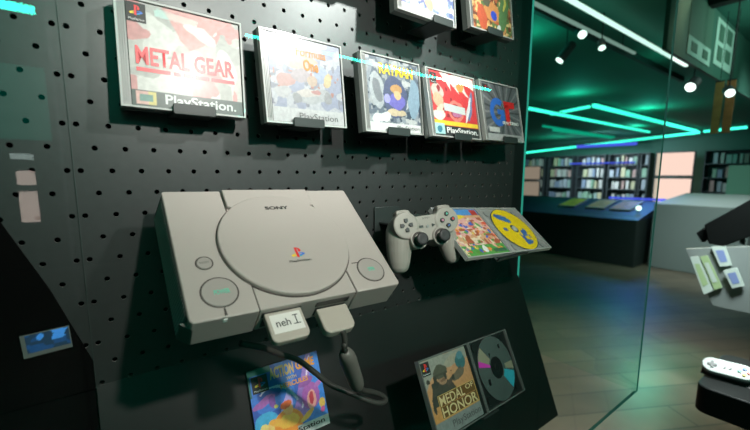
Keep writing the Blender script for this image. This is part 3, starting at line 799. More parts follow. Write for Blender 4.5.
ps_logo(con, .0035, -.0265, .019, -.0060)
text('name_text', 'PlayStation', -.0110, .0170, -.0420, -.0375, -.0060, M['ink'], con, bold=.01)
# ports: dark slots on the front face
bm = bmesh.new()
bm.free()
for cx in (-.034, .030):
    obj('card_slot', B(cx-.022, cx+.022, .008, .0165, -HZ+.0002, -HZ+.01), M['ink'], con)
    obj('port', B(cx-.020, cx+.020, .0200, .0345, -HZ+.0002, -HZ+.01), M['ink'], con)
# memory card in the left slot
mc = frame('memory_card', (0, 0, 0), label='grey memory card with a handwritten label, plugged into the left slot', cat='memory card')
mc.matrix_world = con.matrix_world @ Matrix.Translation((-.034, .012, -HZ))
def cardshape(w, d, r=.007): return [(-w/2, .0), (w/2, .0), (w/2, -d+r)] + [(w/2-r+r*math.cos(a), -d+r+r*math.sin(a)) for a in (-.4, -.8, -1.2, -PI/2)] + [(-w/2+r-r*math.cos(a), -d+r+r*math.sin(a)) for a in (-PI/2+.0, -1.2, -.8, -.4)] + [(-w/2, -d+r)]
bm = bmesh.new(); prism(bm, cardshape(.042, .036), -.0042, .0042); obj('card_shell', bm, M['card'], mc, bevel=.0014, seg=3)
obj('label', B(-.0170, .0175, -.0046, -.0040, -.0265, -.0040), M['paper'], mc)
text('label_text', 'neh', -.0125, .0035, -.0195, -.0105, -.0048, M['ink'], mc, bold=.01)
bm = bmesh.new()
for a in ((.0075, .0135, -.0090, -.0080), (.0100, .0111, -.0185, -.0080), (.0065, .0145, -.0195, -.0185)): box(bm, a[0], a[1], -.0049, -.0046, a[2], a[3])
obj('label_text', bm, M['ink'], mc)
# controller plug in the right port, with cable and bead
plug = frame('controller_plug', (0, 0, 0), label='grey controller plug in the right port with its cable and bead hanging down', cat='plug')
plug.matrix_world = con.matrix_world @ Matrix.Translation((.031, .0265, -HZ))
bm = bmesh.new(); prism(bm, cardshape(.041, .034, .009), -.0060, .0055); obj('plug_shell', bm, M['card'], plug, bevel=.0018, seg=3)
PW = plug.matrix_world; PI_ = PW.inverted()
WP = [(0.2142, -0.2126, -0.2120), (0.2166, -0.2130, -0.2261), (0.2191, -0.2100, -0.2405), (0.2416, -0.1900, -0.2793), (0.2646, -0.1700, -0.3203), (0.2834, -0.1580, -0.3380), (0.3094, -0.1450, -0.3560), (0.3308, -0.1400, -0.3720), (0.3363, -0.1420, -0.3807), (0.3242, -0.1460, -0.3791), (0.3057, -0.1450, -0.3701), (0.2882, -0.1400, -0.3587), (0.2689, -0.1300, -0.3470), (0.2495, -0.1200, -0.3346), (0.2275, -0.1100, -0.3107), (0.2065, -0.1050, -0.2895), (0.1785, -0.1100, -0.2704), (0.1506, -0.1200, -0.2496), (0.1233, -0.1200, -0.2359)]
start = PW @ Vector((0, 0, -.033))
pts = spline([start] + [Vector(p) for p in WP[:3]] + [Vector(WP[4])], 6)
bm = bmesh.new(); tube(bm, [PI_ @ p for p in pts], .0034, 14); obj('cable', bm, M['cable'], plug, smooth=True)
# moulded bead
A, Bp = Vector(WP[2]), Vector(WP[4])
d = (Bp-A); L = [A-d*.02, A, A+d*.08, A+d*.2, A+d*.8, A+d*.93, A+d*1.0, A+d*1.02]
bm = bmesh.new(); tube(bm, [PI_ @ p for p in L], [.0038, .0070, .0095, .0108, .0104, .0092, .0070, .0040], 20); obj('cable_bead', bm, M['bead'], plug, smooth=True)
pts = spline([Vector(p) for p in WP[4:]], 8)
bm = bmesh.new(); tube(bm, [PI_ @ p for p in pts], .0040, 14); obj('cable', bm, M['cable'], plug, smooth=True)

# stand under the console
st = frame('console_stand', CC, .8866, -.0057, -.0216, 'black sloped stand plate holding the grey console off the pegboard', 'stand')
obj('back_plate', B(-.10, .09, .0445, .0475, -.085, .088), M['black'], st, bevel=.001)
R = st.matrix_world; inv = R.inverted()
a = R @ Vector((0, .0476, -.06)); b_ = R @ Vector((0, .0476, .085))
for xx in (-.07, .06):
    vs = []; bm = bmesh.new()
    for sg in (-.0015, .0015): vs.append([bm.verts.new(inv @ Vector((R.translation.x+xx+sg, y, z))) for y, z in [(a.y, a.z-.002), (b_.y, b_.z-.003), (-.001, b_.z-.004), (-.001, a.z-.05)]])
    bm.faces.new(vs[0]); bm.faces.new(vs[1][::-1])
    for i in range(4): bm.faces.new((vs[0][i], vs[1][i], vs[1][(i+1) % 4], vs[0][(i+1) % 4]))
    obj('strut', bm, M['black'], st)

# ------------------------------------------------------------------ the grey controller
KS = .8131
ctl = frame('game_controller', (0, 0, 0), label='light grey twin-stick game controller between the console and the open case', cat='game controller')
X = Vector((.961, -.263, .0858)).normalized(); Z = Vector((-.0078, .2843, .9587)); Z = (Z-X*X.dot(Z)).normalized(); Y = Z.cross(X)
m = Matrix((X, Y, Z)).transposed().to_4x4(); m.translation = Vector((.451, -.110, -.1113)); ctl.matrix_world = m
bm = bmesh.new()
def pad_part(pts, y0, y1): prism(bm, [(a*KS, b*KS) for a, b in pts], y0*KS, y1*KS)
for s in (-1, 1):
    pad_part(circ(s*.049, 0, .0285, 40), 0.000, .022)
    pad_part(circ(s*.049, 0, .0265, 40), -.0012, .020)
    pad_part(circ(s*.0265, -.033, .0195, 36), -.0030, .036)
    tube(bm, [Vector(p)*KS for p in ((s*.050, .029, .010), (s*.053, .032, -.008), (s*.057, .033, -.030), (s*.061, .034, -.052), (s*.0645, .035, -.074), (s*.066, .0355, -.086), (s*.0665, .036, -.0925), (s*.0668, .036, -.096))],
         [v*KS*(1.18 if s < 0 else 1.0) for v in (.020, .0245, .0245, .0225, .0195, .0165, .0122, .005)], 24)
    pad_part(rrect(s*.049-.016, s*.049+.016, .012, .0325, .006), .004, .026)
pad_part([(-.045, .016), (.045, .016), (.045, -.024), (.02, -.038), (-.02, -.038), (-.045, -.024)], .0015, .020)
body = obj('body', bm, M['pad'], ctl, smooth=True)
md = body.modifiers.new('fuse', 'REMESH'); md.mode = 'VOXEL'; md.voxel_size = .0010; md.use_smooth_shade = True
md = body.modifiers.new('smooth', 'SMOOTH'); md.factor = .5; md.iterations = 4
for s in (-1, 1):
    o = obj('shoulder_button', prism(bmesh.new(), [(a*KS, b*KS) for a, b in rrect(s*.049-.0125, s*.049+.0125, .026, .0345, .0035)], .010*KS, .024*KS), M['pad'], ctl, bevel=.0012)
    bm = bmesh.new(); annulus(bm, s*.0265*KS, -.033*KS, .0115*KS, .0165*KS, -.0036*KS, 40); obj('stick_well', bm, M['console_d'], ctl)
    bm = bmesh.new(); prism(bm, circ(s*.0265*KS, -.033*KS, .0062*KS, 24), -.013*KS, -.002*KS)
    cc = [(-.0125, .0095), (-.0150, .0128), (-.0178, .0133), (-.0195, .0118), (-.0200, .0085), (-.0190, .002)]
    n = 36; rr = []
    for y, r in cc: rr.append([bm.verts.new((s*.0265*KS+r*KS*math.cos(2*PI*k/n), y*KS, -.033*KS+r*KS*math.sin(2*PI*k/n))) for k in range(n)])
    for q0, q1 in zip(rr, rr[1:]):
        for k in range(n): bm.faces.new((q0[k], q1[k], q1[(k+1) % n], q0[(k+1) % n]))
    bm.faces.new(rr[0][::-1]); bm.faces.new(rr[-1])
    obj('thumb_stick', bm, M['rubber'], ctl, smooth=True)
for a in range(4):
    t = a*PI/2; ca, sa = math.cos(t), math.sin(t)
    P = [(.0040, 0), (.0075, .0042), (.0140, .0042), (.0140, -.0042), (.0075, -.0042)]
    bm = prism(bmesh.new(), [((-.049+x*ca-z*sa)*KS, (x*sa+z*ca)*KS) for x, z in P], -.0040*KS, .001*KS)
    obj('direction_button', bm, M['padbtn'], ctl, bevel=.0005)
    cx, cz = (.049+.0128*ca)*KS, .0128*sa*KS
    ab = obj('action_button', prism(bmesh.new(), circ(cx, cz, .0050*KS, 24), -.0048*KS, .001*KS), M['padbtn'], ctl, bevel=.0004)
    sy = [('pinkred', circ(0, 0, .0026, 16)), ('greeni', [(0, .003), (-.0027, -.0018), (.0027, -.0018)]), ('card_pink', [(-.0022, -.0022), (.0022, -.0022), (.0022, .0022), (-.0022, .0022)]), ('blue', [(-.0026, -.001), (-.001, -.0026), (.0026, .001), (.001, .0026)])][a]
    if sy[0] == 'card_pink': M['card_pink'] = pbr('ink_pink', (.65, .20, .32), .4)
    flat('button_symbol', [([(cx+x*KS, cz+z*KS) for x, z in sy[1]], 0)], M[sy[0]], ab, -.0050*KS)
text('maker_text', 'SONY', -.009*KS, .009*KS, .0085*KS, .0120*KS, .0009, M['greytext'], ctl)
for nm, a in (('select_button', [(-.0165, -.0065, 0, 0)]), ('start_button', [])):
    s = -1 if nm[1] == 'e' else 1
    pts_ = [(s*.015-.004, -.009), (s*.015+.004, -.009), (s*.015+.004, -.0045), (s*.015-.004, -.0045)] if s < 0 else [(.011, -.010), (.019, -.0068), (.011, -.0036)]
    obj(nm, prism(bmesh.new(), [(a_*KS, b*KS) for a_, b in pts_], -.001, .003), M['padbtn'], ctl)
obj('mode_button', prism(bmesh.new(), [(a_*KS, b*KS) for a_, b in circ(0, -.008, .0035, 16)], -.0004, .003), M['spine'], ctl)
# its bracket
cb = frame('display_bracket', (.449, -.0, -.1113), label='black plate bracket behind the grey controller', cat='bracket')
obj('arm', B(-.020, .020, -.085, -.0005, -.012, -.008), M['hook'], cb, bevel=.0008)
obj('back_plate', B(-.024, .024, -.0885, -.0855, -.030, .012), M['hook'], cb, bevel=.0008)
obj('base_plate', B(-.03, .03, -.004, -.0005, -.045, .02), M['hook'], cb, bevel=.0006)

# ------------------------------------------------------------------ cabinet glass
def pane(name, v, mat, label=None, cat=None, n=None):
    me = bpy.data.meshes.new(name); me.from_pydata(v, [], [(0, 1, 2, 3)]); me.materials.append(mat)
    o = bpy.data.objects.new(name, me); COL.objects.link(o)
    return o
GY = -.300; GB = -.50; GT = .62
fg = frame('glass_pane', (0, GY, GB), label='clear front glass pane over the main bay reflecting a mint neon line', cat='glass pane')
o = pane('sheet', [(SEAM, 0, 0), (XS, 0, 0), (XS, 0, GT-GB), (SEAM, 0, GT-GB)], M['glass']); o.parent = fg
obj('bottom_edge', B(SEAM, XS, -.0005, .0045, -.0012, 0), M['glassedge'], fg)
fg2 = frame('glass_pane', (0, GY, GB), label='clear front glass pane of the neighbouring bay at the left edge', cat='glass pane')
o = pane('sheet', [(SEAM-.9, 0, 0), (SEAM-.002, 0, 0), (SEAM-.002, 0, GT-GB), (SEAM-.9, 0, GT-GB)], M['glass']); o.parent = fg2
sg = frame('glass_pane', (XS, 0, GB), label='green-tinted side glass closing the right end of the bay', cat='glass pane')
o = pane('sheet', [(0, GY, 0), (0, 0, 0), (0, 0, GT-GB), (0, GY, GT-GB)], M['sideglass']); o.parent = sg
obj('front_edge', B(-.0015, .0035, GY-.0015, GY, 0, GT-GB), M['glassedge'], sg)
M['edgebright'] = emit('glass_edge_bright', (.05, .55, .40), .6)  # brighter emission for the neon-lit rear edge, no lamp there
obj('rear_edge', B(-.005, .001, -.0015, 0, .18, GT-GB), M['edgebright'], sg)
# thin joint between the two pegboards
tag(obj('trim_2', B(SEAM-.0006, SEAM, -.0016, .002, BBOT, BTOP), pbr('joint_strip', (.05, .07, .065), .4)), kind='structure')

# ------------------------------------------------------------------ the hall beyond
FZ, CZ = -1.45, 1.30
tag(obj('floor', B(-4, 16, -7.5, 13, FZ-.05, FZ), M['floor']), kind='structure')
tag(obj('ceiling', B(-4, 16, -7.5, 13, CZ, CZ+.05), M['ceil']), kind='structure')
tag(obj('wall_right', B(15.1, 15.2, -7.5, 13, FZ, CZ), M['wallgreen']), kind='structure')
tag(obj('wall_front', B(-4, 16, -7.6, -7.5, FZ, CZ), M['dark']), kind='structure')
tag(obj('wall_back', B(-4, 16, 13, 13.1, FZ, CZ), M['dark']), kind='structure')
tag(obj('wall_left', B(-4.1, -4, -7.6, 13.1, FZ, CZ), M['dark']), kind='structure')
# neon strips under the ceiling
def strip(name, a, b, w, mat, label, group=None, h=.03):
    a, b = Vector(a), Vector(b); d = (b-a); L = d.length
    t = bpy.data.objects.new(name, None); COL.objects.link(t); t.location = a; t.empty_display_size = .1
    t.rotation_euler = d.to_track_quat('X', 'Z').to_euler()
    tag(t, label, 'neon light', group)
    obj('tube', B(0, L, -w/2, w/2, 0, h), mat, t)
    obj('housing', B(0, L, -w/2, w/2, h+.001, h+.02), M['dark'], t)
    return t
NW = .045
strip('neon_light', (6.46, 3.40, 1.14), (12.46, 3.43, 1.14), NW, M['neon'], 'long mint neon tube nearest the glass edge, second from left', h=.045)
strip('neon_light', (7.78, 3.69, 1.30-.1), (7.48, 2.81, 1.2), NW, M['neon'], 'short mint neon tube forming the left corner of the zigzag', h=.045)
strip('neon_light', (7.46, 2.73, 1.2), (13.98, 2.757, 1.2), NW*1.3, M['neon'], 'longest mint neon tube running to the far corner', h=.06)
strip('neon_light', (9.47, 4.82, 1.2), (14.0, 4.89, 1.2), NW, M['neon_dim'], 'dim green neon tube above the bookcases', h=.045)
strip('neon_light', (10.53, 5.12, 1.2), (14.3, 5.09, 1.2), NW, M['neon_dim'], 'faint green neon tube farthest to the left', h=.06)
strip('neon_light', (14.3, 2.757, 1.19), (14.3, 8.3, .84), NW*1.2, M['neon'], 'mint neon tube sloping along the tops of the bookcases', h=.07)
strip('neon_light', (13.82, 1.70, 1.2), (14.18, 2.64, 1.2), NW*1.2, M['neon'], 'short mint neon tube reaching the right picture edge', h=.06)
strip('neon_light', (1.25, -3.624, 1.2), (4.87, -3.661, 1.2), .022, M['neon_hot'], 'bright mint neon tube mirrored across the row of game cases', h=.022)
strip('neon_light', (.54, -3.600, 1.2), (.85, -3.667, 1.2), .045, emit('neon_mint_soft', (.2, .9, .75), 9), 'short pale neon tube mirrored on the camouflage case', h=.04)
strip('neon_light', (-.95, -4.169, 1.2), (-.2057, -4.151, 1.2), .055, M['neon_hot'], 'mint neon tube mirrored in the upper left corner', h=.05)
tag(obj('light_bar', B(2.0, 5.5, .885, .915, 1.19, 1.21), M['linelight']), 'thin white ceiling light bar running towards the poster wall', 'light')
lb = frame('light_bar', (2.2, 1.02, 1.15), label='faint second ceiling bar beside the white one', cat='light')
obj('tube', B(0, 2.2, 0, .02, 0, .02), emit('line_light_soft', (.5, .7, .62), .5), lb)
for xx in (.3, 1.9): obj('hanger', B(xx, xx+.008, .006, .014, .0202, CZ-1.15-.001), M['dark'], lb)
tag(obj('light_track', B(2.4, 6.6, 1.20, 1.24, 1.24, 1.298), M['dark']), 'dark ceiling track carrying the spotlights', 'light track')
tag(obj('light_track', B(3.9, 4.0, .18, .37, 1.26, 1.298), M['dark']), 'short dark ceiling track above the poster wall spotlights', 'light track')
def spot_fix(p, d, label, r=.04, L=.18, lit=True):
    p = Vector(p); d = Vector(d).normalized()
    t = bpy.data.objects.new('track_spotlight', None); COL.objects.link(t); t.location = p; tag(t, label, 'spotlight', 'track spotlights in the hall')
    bm = bmesh.new(); tube(bm, [-d*L, -d*(L-.01), d*0], [r*.8, r, r], 20); obj('lamp_body', bm, M['shelf'], t, smooth=False)
    bm = bmesh.new(); tube(bm, [d*.001, d*.006], r*.85, 20); obj('lens', bm, M['spotglow'] if lit else M['dark'], t)
    bm = bmesh.new(); tube(bm, [-d*L*.5, Vector((0, 0, CZ-.002-p.z)) - d*L*.5], .005, 8); obj('stem', bm, M['dark'], t)
spot_fix((3.5, 1.119, 1.17), (-.55, -.5, -.55), 'bright white spotlight lens just under the light bar')
spot_fix((3.5, 1.304, 1.00), (-.45, .35, -.75), 'dark cylindrical spotlight tilted down left with small lit lens')
spot_fix((3.5, .95, 1.02), (-.4, -.3, -.8), 'faint small spotlight in the hazy middle of the glass', r=.03, L=.08)
spot_fix((3.92, .435, .675), (-.7, .1, -.5), 'bright round spotlight left of the coloured banners', r=.042, L=.10)
spot_fix((3.92, .19, .59), (-.7, -.3, -.4), 'spotlight at the right of the coloured banners', r=.034, L=.09)

# poster wall: a header running along X
K = .645
PYW = -.575 + 1.475*K
M['wallgreen2'] = pbr('board_green', (.03, .11, .08), .6)
tag(obj('hanging_board', B(3.12, 6.2, PYW+.004, PYW+.03, .80, CZ-.002), M['wallgreen2']), 'dark green board carrying two posters high on the right', 'board')
M['posterpale'] = pbr('poster_pale', (.34, .52, .45), .6)
M['posterdark'] = pbr('poster_dark', (.05, .13, .09), .6)
M['wallgreen2'] = pbr('board_green', (.03, .11, .08), .6)
t = frame('poster', (6.53*K, PYW, 1.39*K), label='pale poster with small dark pictures, right of the pair', cat='poster')
obj('sheet', B(0, .90*K, 0, .003, 0, .56*K), M['posterpale'], t)
for a in ((.12, .36, .30, .50), (.12, .36, .06, .24), (.50, .78, .34, .52), (.50, .78, .10, .26)):
    obj('picture', B(a[0]*K, a[1]*K, -.003, -.0005, a[2]*K, a[3]*K), M['posterdark'], t)
t = frame('poster', (5.45*K, PYW, 1.31*K), label='dark poster with a pale lower half, left of the pair', cat='poster')
obj('sheet', B(0, .90*K, 0, .003, 0, .66*K), M['posterdark'], t)
obj('pale_half', B(0, .90*K, -.003, -.0005, 0, .20*K), M['posterpale'], t)
for a in ((.12, .34, .05, .15), (.56, .78, .05, .15)): obj('picture', B(a[0]*K, a[1]*K, -.006, -.0035, a[2]*K, a[3]*K), M['posterdark'], t)
for i, (y, col, lab) in enumerate(((.335, (.45, .25, .08), 'narrow orange and green hanging banner beside the spotlight'), (.262, (.55, .20, .07), 'narrow orange banner nearest the right spotlight'))):
    b = frame('banner', (4.30, y, .33), label=lab, cat='banner')
    obj('cloth', B(0, .006, -.028, .028, 0, .42), pbr('banner_%d' % i, col, .7, noise=.6, scale=12), b)
    obj('rod', B(0, .006, -.03, .03, .421, .43), M['dark'], b)
    obj('cord', B(.001, .004, -.002, .002, .431, CZ-.33), M['dark'], b)

# bookcases on the far wall, each box on a shelf its own thing
M['casepale0'] = pbr('case_grey', (.20, .22, .22), .5)
cols = [(.10, .22, .20), (.30, .28, .26), (.05, .10, .22), (.34, .30, .12), (.28, .10, .08), (.08, .26, .14), (.20, .24, .30), (.40, .38, .36)]
BM = [pbr('box_colour', tuple(v*.8+.16 for v in c), .6) for c in cols]
names = ['teal', 'beige', 'navy', 'ochre', 'rust', 'green', 'slate', 'pale']
gb0 = None; bi = 0
ys = [(7.45, 8.4), (6.35, 7.3), (5.25, 6.2), (4.25, 5.15), (3.95, 4.2), (1.6, 2.6)]
short = ['leftmost bookcase', 'second bookcase', 'third bookcase', 'fourth bookcase', 'narrow shelf tower', 'rightmost bookcase']
ords = ['leftmost tall bookcase beside the glass edge', 'second bookcase from the left, under neon', 'third bookcase from the left, lit blue below', 'fourth bookcase, left of the lit panels', 'narrow shelf tower just left of the lit panels', 'bookcase right of the lit panels']
for ci, (y0, y1) in enumerate(ys):
    bc_ = frame('bookcase', (14.35, y0, FZ), label=ords[ci], cat='bookcase')
    W = y1-y0; H = 2.15
    obj('side_panel', B(0, .4, 0, .03, 0, H), M['shelf'], bc_); obj('side_panel', B(0, .4, W-.03, W, 0, H), M['shelf'], bc_)
    obj('rear_panel', B(.37, .4, .031, W-.031, 0, H), M['shelf'], bc_)
    zs = [.05, .50, .95, 1.35, 1.75, 2.12]
    for z in zs: obj('shelf', B(0, .37, .031, W-.031, z, z+.03), M['shelf'], bc_)
    for si, z in enumerate(zs[1:5]):
        y = .06
        while y < W-.16:
            w = random.uniform(.05, .13); h = random.uniform(.22, .32); k = random.randrange(8)
            o = obj('boxed_game', B(0, .2, 0, w, 0, h), BM[k], None) if gb0 is None else gb0.copy()
            if gb0 is None: gb0 = o
            else: COL.objects.link(o); o.data = o.data.copy(); o.data.materials.clear(); o.data.materials.append(BM[k]); o.scale = (1, w/gw, h/gh)
            if bi == 0: gw, gh = w, h
            o.location = (14.37, y0+y, FZ+z+.031)
            tag(o, 'small boxed game on the shelves of the ' + short[ci], 'box', 'boxed games on the ' + short[ci])
            y += w+random.uniform(.01, .10); bi += 1
# warm lit panels
def lit(x, y0, y1, z0, z1, label, mat, group=None, ax='x'):
    t = frame('lit_panel', (x, y0, z0), label=label, cat='lit panel', group=group)
    W, H = y1-y0, z1-z0
    bm = bmesh.new()
    for a in ((0, W, 0, .03), (0, W, H-.03, H), (0, .03, .03, H-.03), (W-.03, W, .03, H-.03)): box(bm, -.02, .04, a[0], a[1], a[2], a[3])
    obj('frame', bm, M['shelf'], t); obj('diffuser', B(-.008, .02, .031, W-.031, .031, H-.031), mat, t)
lit(14.33, 2.80, 3.78, -.04, .70, 'upper of the two warm lit panels at right', M['lampglow'])
lit(14.33, 2.80, 3.78, -.92, -.08, 'lower of the two warm lit panels at right', M['lampglow'])
M['lampdim'] = emit('lit_panel_dim', (1, .68, .55), .35)
lit(14.10, 7.42, 8.25, -.20, .34, 'upper dim warm panel close to the glass edge', M['lampdim'])
lit(14.10, 7.42, 8.25, -.98, -.24, 'lower dim warm panel close to the glass edge', M['lampdim'])
# rear side light boxes, seen mirrored in the glass at left
for z0, z1, s, lab in ((-.15, .0, 3, 'upper'), (-.55, -.22, 3, 'lower')):
    t = frame('lit_panel', (-.57, -5.6, z0), label='%s small warm light box mirrored in the left glass' % lab, cat='lit panel')
    obj('diffuser', B(0, .15, 0, .03, 0, z1-z0), M['lampglow_hot'], t); obj('frame', B(-.02, .17, -.04, -.001, -.02, z1-z0+.02), M['dark'], t)
t = frame('lit_panel', (-.60, -5.6, .12), label='small pale light box mirrored near the top of the left glass', cat='lit panel')
obj('diffuser', B(0, .18, 0, .03, 0, .06), emit('lit_panel_cool', (.8, 1, .95), 5), t); obj('frame', B(-.02, .20, -.04, -.001, -.02, .08), M['dark'], t)
t = frame('lit_panel', (-1.6, -5.9, .35), label='added dim green glowing panel behind the viewer for haze at upper left', cat='lit panel')
obj('diffuser', B(0, 1.34, 0, .03, 0, .80), emit('green_haze_panel', (.0, .62, .42), 1.3), t)  # unseen emissive panel added for a green haze in the left glass
obj('frame', B(-.02, 1.36, -.04, -.001, -.02, .82), M['dark'], t)
# blue-lit shelves and low display counter
tag(obj('shelf_light', B(14.2, 14.24, 4.3, 6.2, .95, 1.05), M['blueglow']), 'blue strip light along the bookcase top', 'light')
tag(obj('shelf_light', B(14.2, 14.24, 4.3, 6.4, .38, .42), M['blueglow']), 'blue strip light along the middle shelf', 'light')
lc = frame('display_counter', (6.7, 1.62, FZ), label='dark low display counter lit blue on top, left of the lit panels', cat='counter')
obj('body', B(0, 1.2, 0, 2.7, 0, .74), M['dark'], lc, bevel=.01)
bm = bmesh.new(); prism(bm, [(0, .742), (1.2, .742), (1.2, .98)], 0, 2.7, 'y'); obj('sloped_top', bm, pbr('blue_felt', (.025, .03, .07), .5), lc)
obj('light_strip', B(1.205, 1.225, .0, .9, .99, 1.03), M['blueglow'], lc)
for i, (yy, c, lab) in enumerate(((2.95, (.50, .36, .03), 'yellow stand-in for the mirrored disc case, on the dark low counter'), (2.45, (.34, .20, .08), 'brown stand-in for the mirrored disc case, middle of the low counter'), (2.05, (.30, .12, .08), 'reddish stand-in for the mirrored disc case on the low counter'))):  # cases stand in for the open disc case reflected in the side glass
    e = bpy.data.objects.new('game_case', None); COL.objects.link(e); e.location = (7.45, yy, FZ+.742+.75*.198+.012); e.rotation_euler = (0, -math.atan2(.238, 1.2), 0)
    tag(e, lab, 'game case')
    obj('case_body', B(-.30, .30, -.16, .16, 0, .02), M['casepale0'], e, bevel=.003)
    obj('cover_print', B(-.27, .27, -.14, .14, .0205, .022), pbr('reflection_print_%d' % i, c, .5, noise=.8, scale=8), e)
e = bpy.data.objects.new('small_lamp', None); COL.objects.link(e); e.location = (7.1, 1.75, FZ+.742+.10); tag(e, 'small white lamp glowing on the blue-lit counter', 'lamp')
bm = bmesh.new(); bmesh.ops.create_uvsphere(bm, u_segments=16, v_segments=10, radius=.04); bmesh.ops.translate(bm, verts=bm.verts, vec=(0, 0, .06)); obj('bulb', bm, M['spotglow'], e, smooth=True)
obj('base', B(-.02, .02, -.02, .02, 0, .022), M['dark'], e)

# grey counter block
gc = frame('counter', (7.0, .42, FZ), label='pale grey counter block in front of the warm lit panels', cat='counter')
bm = bmesh.new(); prism(bm, [(0, 0), (1.6, 0), (1.6, 1.12), (0, 1.00)], 0, 1.10, 'y'); obj('body', bm, M['grey'], gc, bevel=.01)
gp = tag(obj('partition', B(8.62, 8.70, -.6, 1.0, FZ, .15), pbr('partition_green', (.05, .16, .11), .6)), 'low green partition behind the grey counter', 'partition')

# nearer stands at right
ds = frame('display_stand', (2.8, .07, -.47), label='grey sloping display board with small cases at the right edge', cat='display stand')
bm = bmesh.new()
face = [(2.80, .085, -.46), (2.80, -.40, -.36), (2.86, -.40, -.78), (2.86, -.06, -.78)]
O = Vector((2.8, .07, -.47))
va = [bm.verts.new(Vector(p)-O) for p in face]; vb = [bm.verts.new(Vector(p)-O+Vector((.05, 0, 0))) for p in face]
bm.faces.new(va); bm.faces.new(vb[::-1])
for i in range(4): bm.faces.new((va[i], vb[i], vb[(i+1) % 4], va[(i+1) % 4]))
obj('board', bm, M['grey'], ds)
obj('post', B(.07, .12, -.36, -.31, FZ+.47, .0), M['black'], ds)
def quadbox(nm, q, th, mat, label, cat, cov=None):
    q = [Vector(p) for p in q]; c = q[3]
    t = bpy.data.objects.new(nm, None); COL.objects.link(t); t.location = c; tag(t, label, cat)
    bm = bmesh.new(); a = [bm.verts.new(p-c) for p in q]; b = [bm.verts.new(p-c+Vector((th, 0, 0))) for p in q]
    bm.faces.new(a); bm.faces.new(b[::-1])
    for i in range(4): bm.faces.new((a[i], b[i], b[(i+1) % 4], a[(i+1) % 4]))
    obj('case_body', bm, mat, t)
    if cov:
        cen = sum(q, Vector())/4
        bm = bmesh.new(); bm.faces.new([bm.verts.new((p-cen)*.6+cen-c+Vector((-.002, 0, 0))) for p in q]); obj('cover_print', bm, cov, t)
M['casepale'] = pbr('case_pale', (.42, .50, .46), .5); M['casegreen'] = pbr('case_green', (.30, .42, .22), .5); M['caseblue'] = pbr('case_blueprint', (.16, .22, .42), .5)
quadbox('game_case', [(2.775, .052, -.500), (2.775, .018, -.487), (2.815, -.060, -.680), (2.815, -.022, -.715)], .015, M['casepale'], 'narrow pale green case leftmost on the grey sloping board', 'game case', M['casegreen'])
quadbox('game_case', [(2.775, .008, -.490), (2.775, -.022, -.478), (2.815, -.095, -.655), (2.815, -.065, -.675)], .015, M['casegreen'], 'narrow yellow-green case second on the grey sloping board', 'game case', M['casepale'])
quadbox('game_case', [(2.775, -.035, -.425), (2.775, -.092, -.411), (2.79, -.127, -.516), (2.79, -.080, -.532)], .015, M['casepale'], 'upper white case with blue print on the grey sloping board', 'game case', M['caseblue'])
quadbox('game_case', [(2.78, -.097, -.550), (2.78, -.150, -.524), (2.80, -.186, -.621), (2.80, -.140, -.645)], .015, M['casepale'], 'lower white case with blue print on the grey sloping board', 'game case', M['caseblue'])
bx_ = frame('angled_bracket', (2.2, -.27, -.30), label='black angled exhibit arm jutting in from the right edge', cat='bracket')
bm = bmesh.new()
prism(bm, [(y+.27, z+.30) for y, z in [(-.112, -.248), (-.255, -.123), (-.42, -.02), (-.42, -.20), (-.262, -.285), (-.185, -.337), (-.135, -.330)]], 0, .16, 'x')
obj('arm_body', bm, M['black'], bx_, bevel=.004)
bm = bmesh.new(); prism(bm, [(y+.27, z+.30) for y, z in [(-.083, -.292), (-.108, -.262), (-.14, -.29), (-.118, -.330), (-.105, -.330)]], .02, .10, 'x')
obj('nose', bm, M['black'], bx_, bevel=.003)
bm = bmesh.new(); prism(bm, [(y+.27, z+.30) for y, z in [(-.225, -.285), (-.245, -.285), (-.248, -.322), (-.232, -.318)]], .03, .05, 'x')
obj('trigger', bm, M['black'], bx_)
obj('post', B(.05, .10, -.20, -.15, FZ+.30, .02), M['black'], bx_)
# black pedestal box with a coloured-button pad
ps_ = frame('pedestal', (1.50, -.29, -.779), label='black rounded pedestal head at lower right, under the pale pad', cat='pedestal')
bm = bmesh.new(); prism(bm, [(a, b) for a, b in rrect(-.004, .36, -.34, .004, .035)], 0, .088, 'z'); obj('head', bm, M['black'], ps_, bevel=.004)
obj('column', B(.14, .22, -.24, -.16, FZ+.779, -.001), M['black'], ps_)
bm = bmesh.new(); prism(bm, [(.10, .0882), (.165, .0882), (.155, .125)], -.11, .015, 'y'); obj('wedge', bm, M['black'], ps_)
pdz = -.6905
pd = bpy.data.objects.new('game_controller', None); COL.objects.link(pd); pd.scale = (.93, .93, .93); pd.location = (1.622, -.338, pdz+.023)
pd.rotation_euler = (Matrix.Rotation(math.radians(-80), 3, 'Z') @ Matrix.Rotation(math.radians(36), 3, 'X')).to_euler(); tag(pd, 'pale rounded game pad with coloured buttons on the black pedestal', 'game controller')
out = []
for s in (1, -1):
    out += [(s*.040+.030*math.cos(a)*1, .030*math.sin(a)) for a in [(-PI/2+PI*k/12) if s > 0 else (PI/2+PI*k/12) for k in range(13)]]
bm = bmesh.new(); prism(bm, out, .010, .024, 'z'); obj('top_shell', bm, pbr('pad_pale', (.36, .40, .38), .4), pd, bevel=.003)
bm = bmesh.new(); prism(bm, [(x*.98, y*.98) for x, y in out], .0, .0099, 'z'); obj('bottom_shell', bm, M['padbtn'], pd, bevel=.001)
bm = bmesh.new(); annulus(bm, 0, 0, .0, .022, 0, 32)
bm.free()
bm = bmesh.new(); prism(bm, circ(.042, 0, .0225, 32), .0241, .0246, 'z'); obj('button_plate', bm, M['spine'], pd)
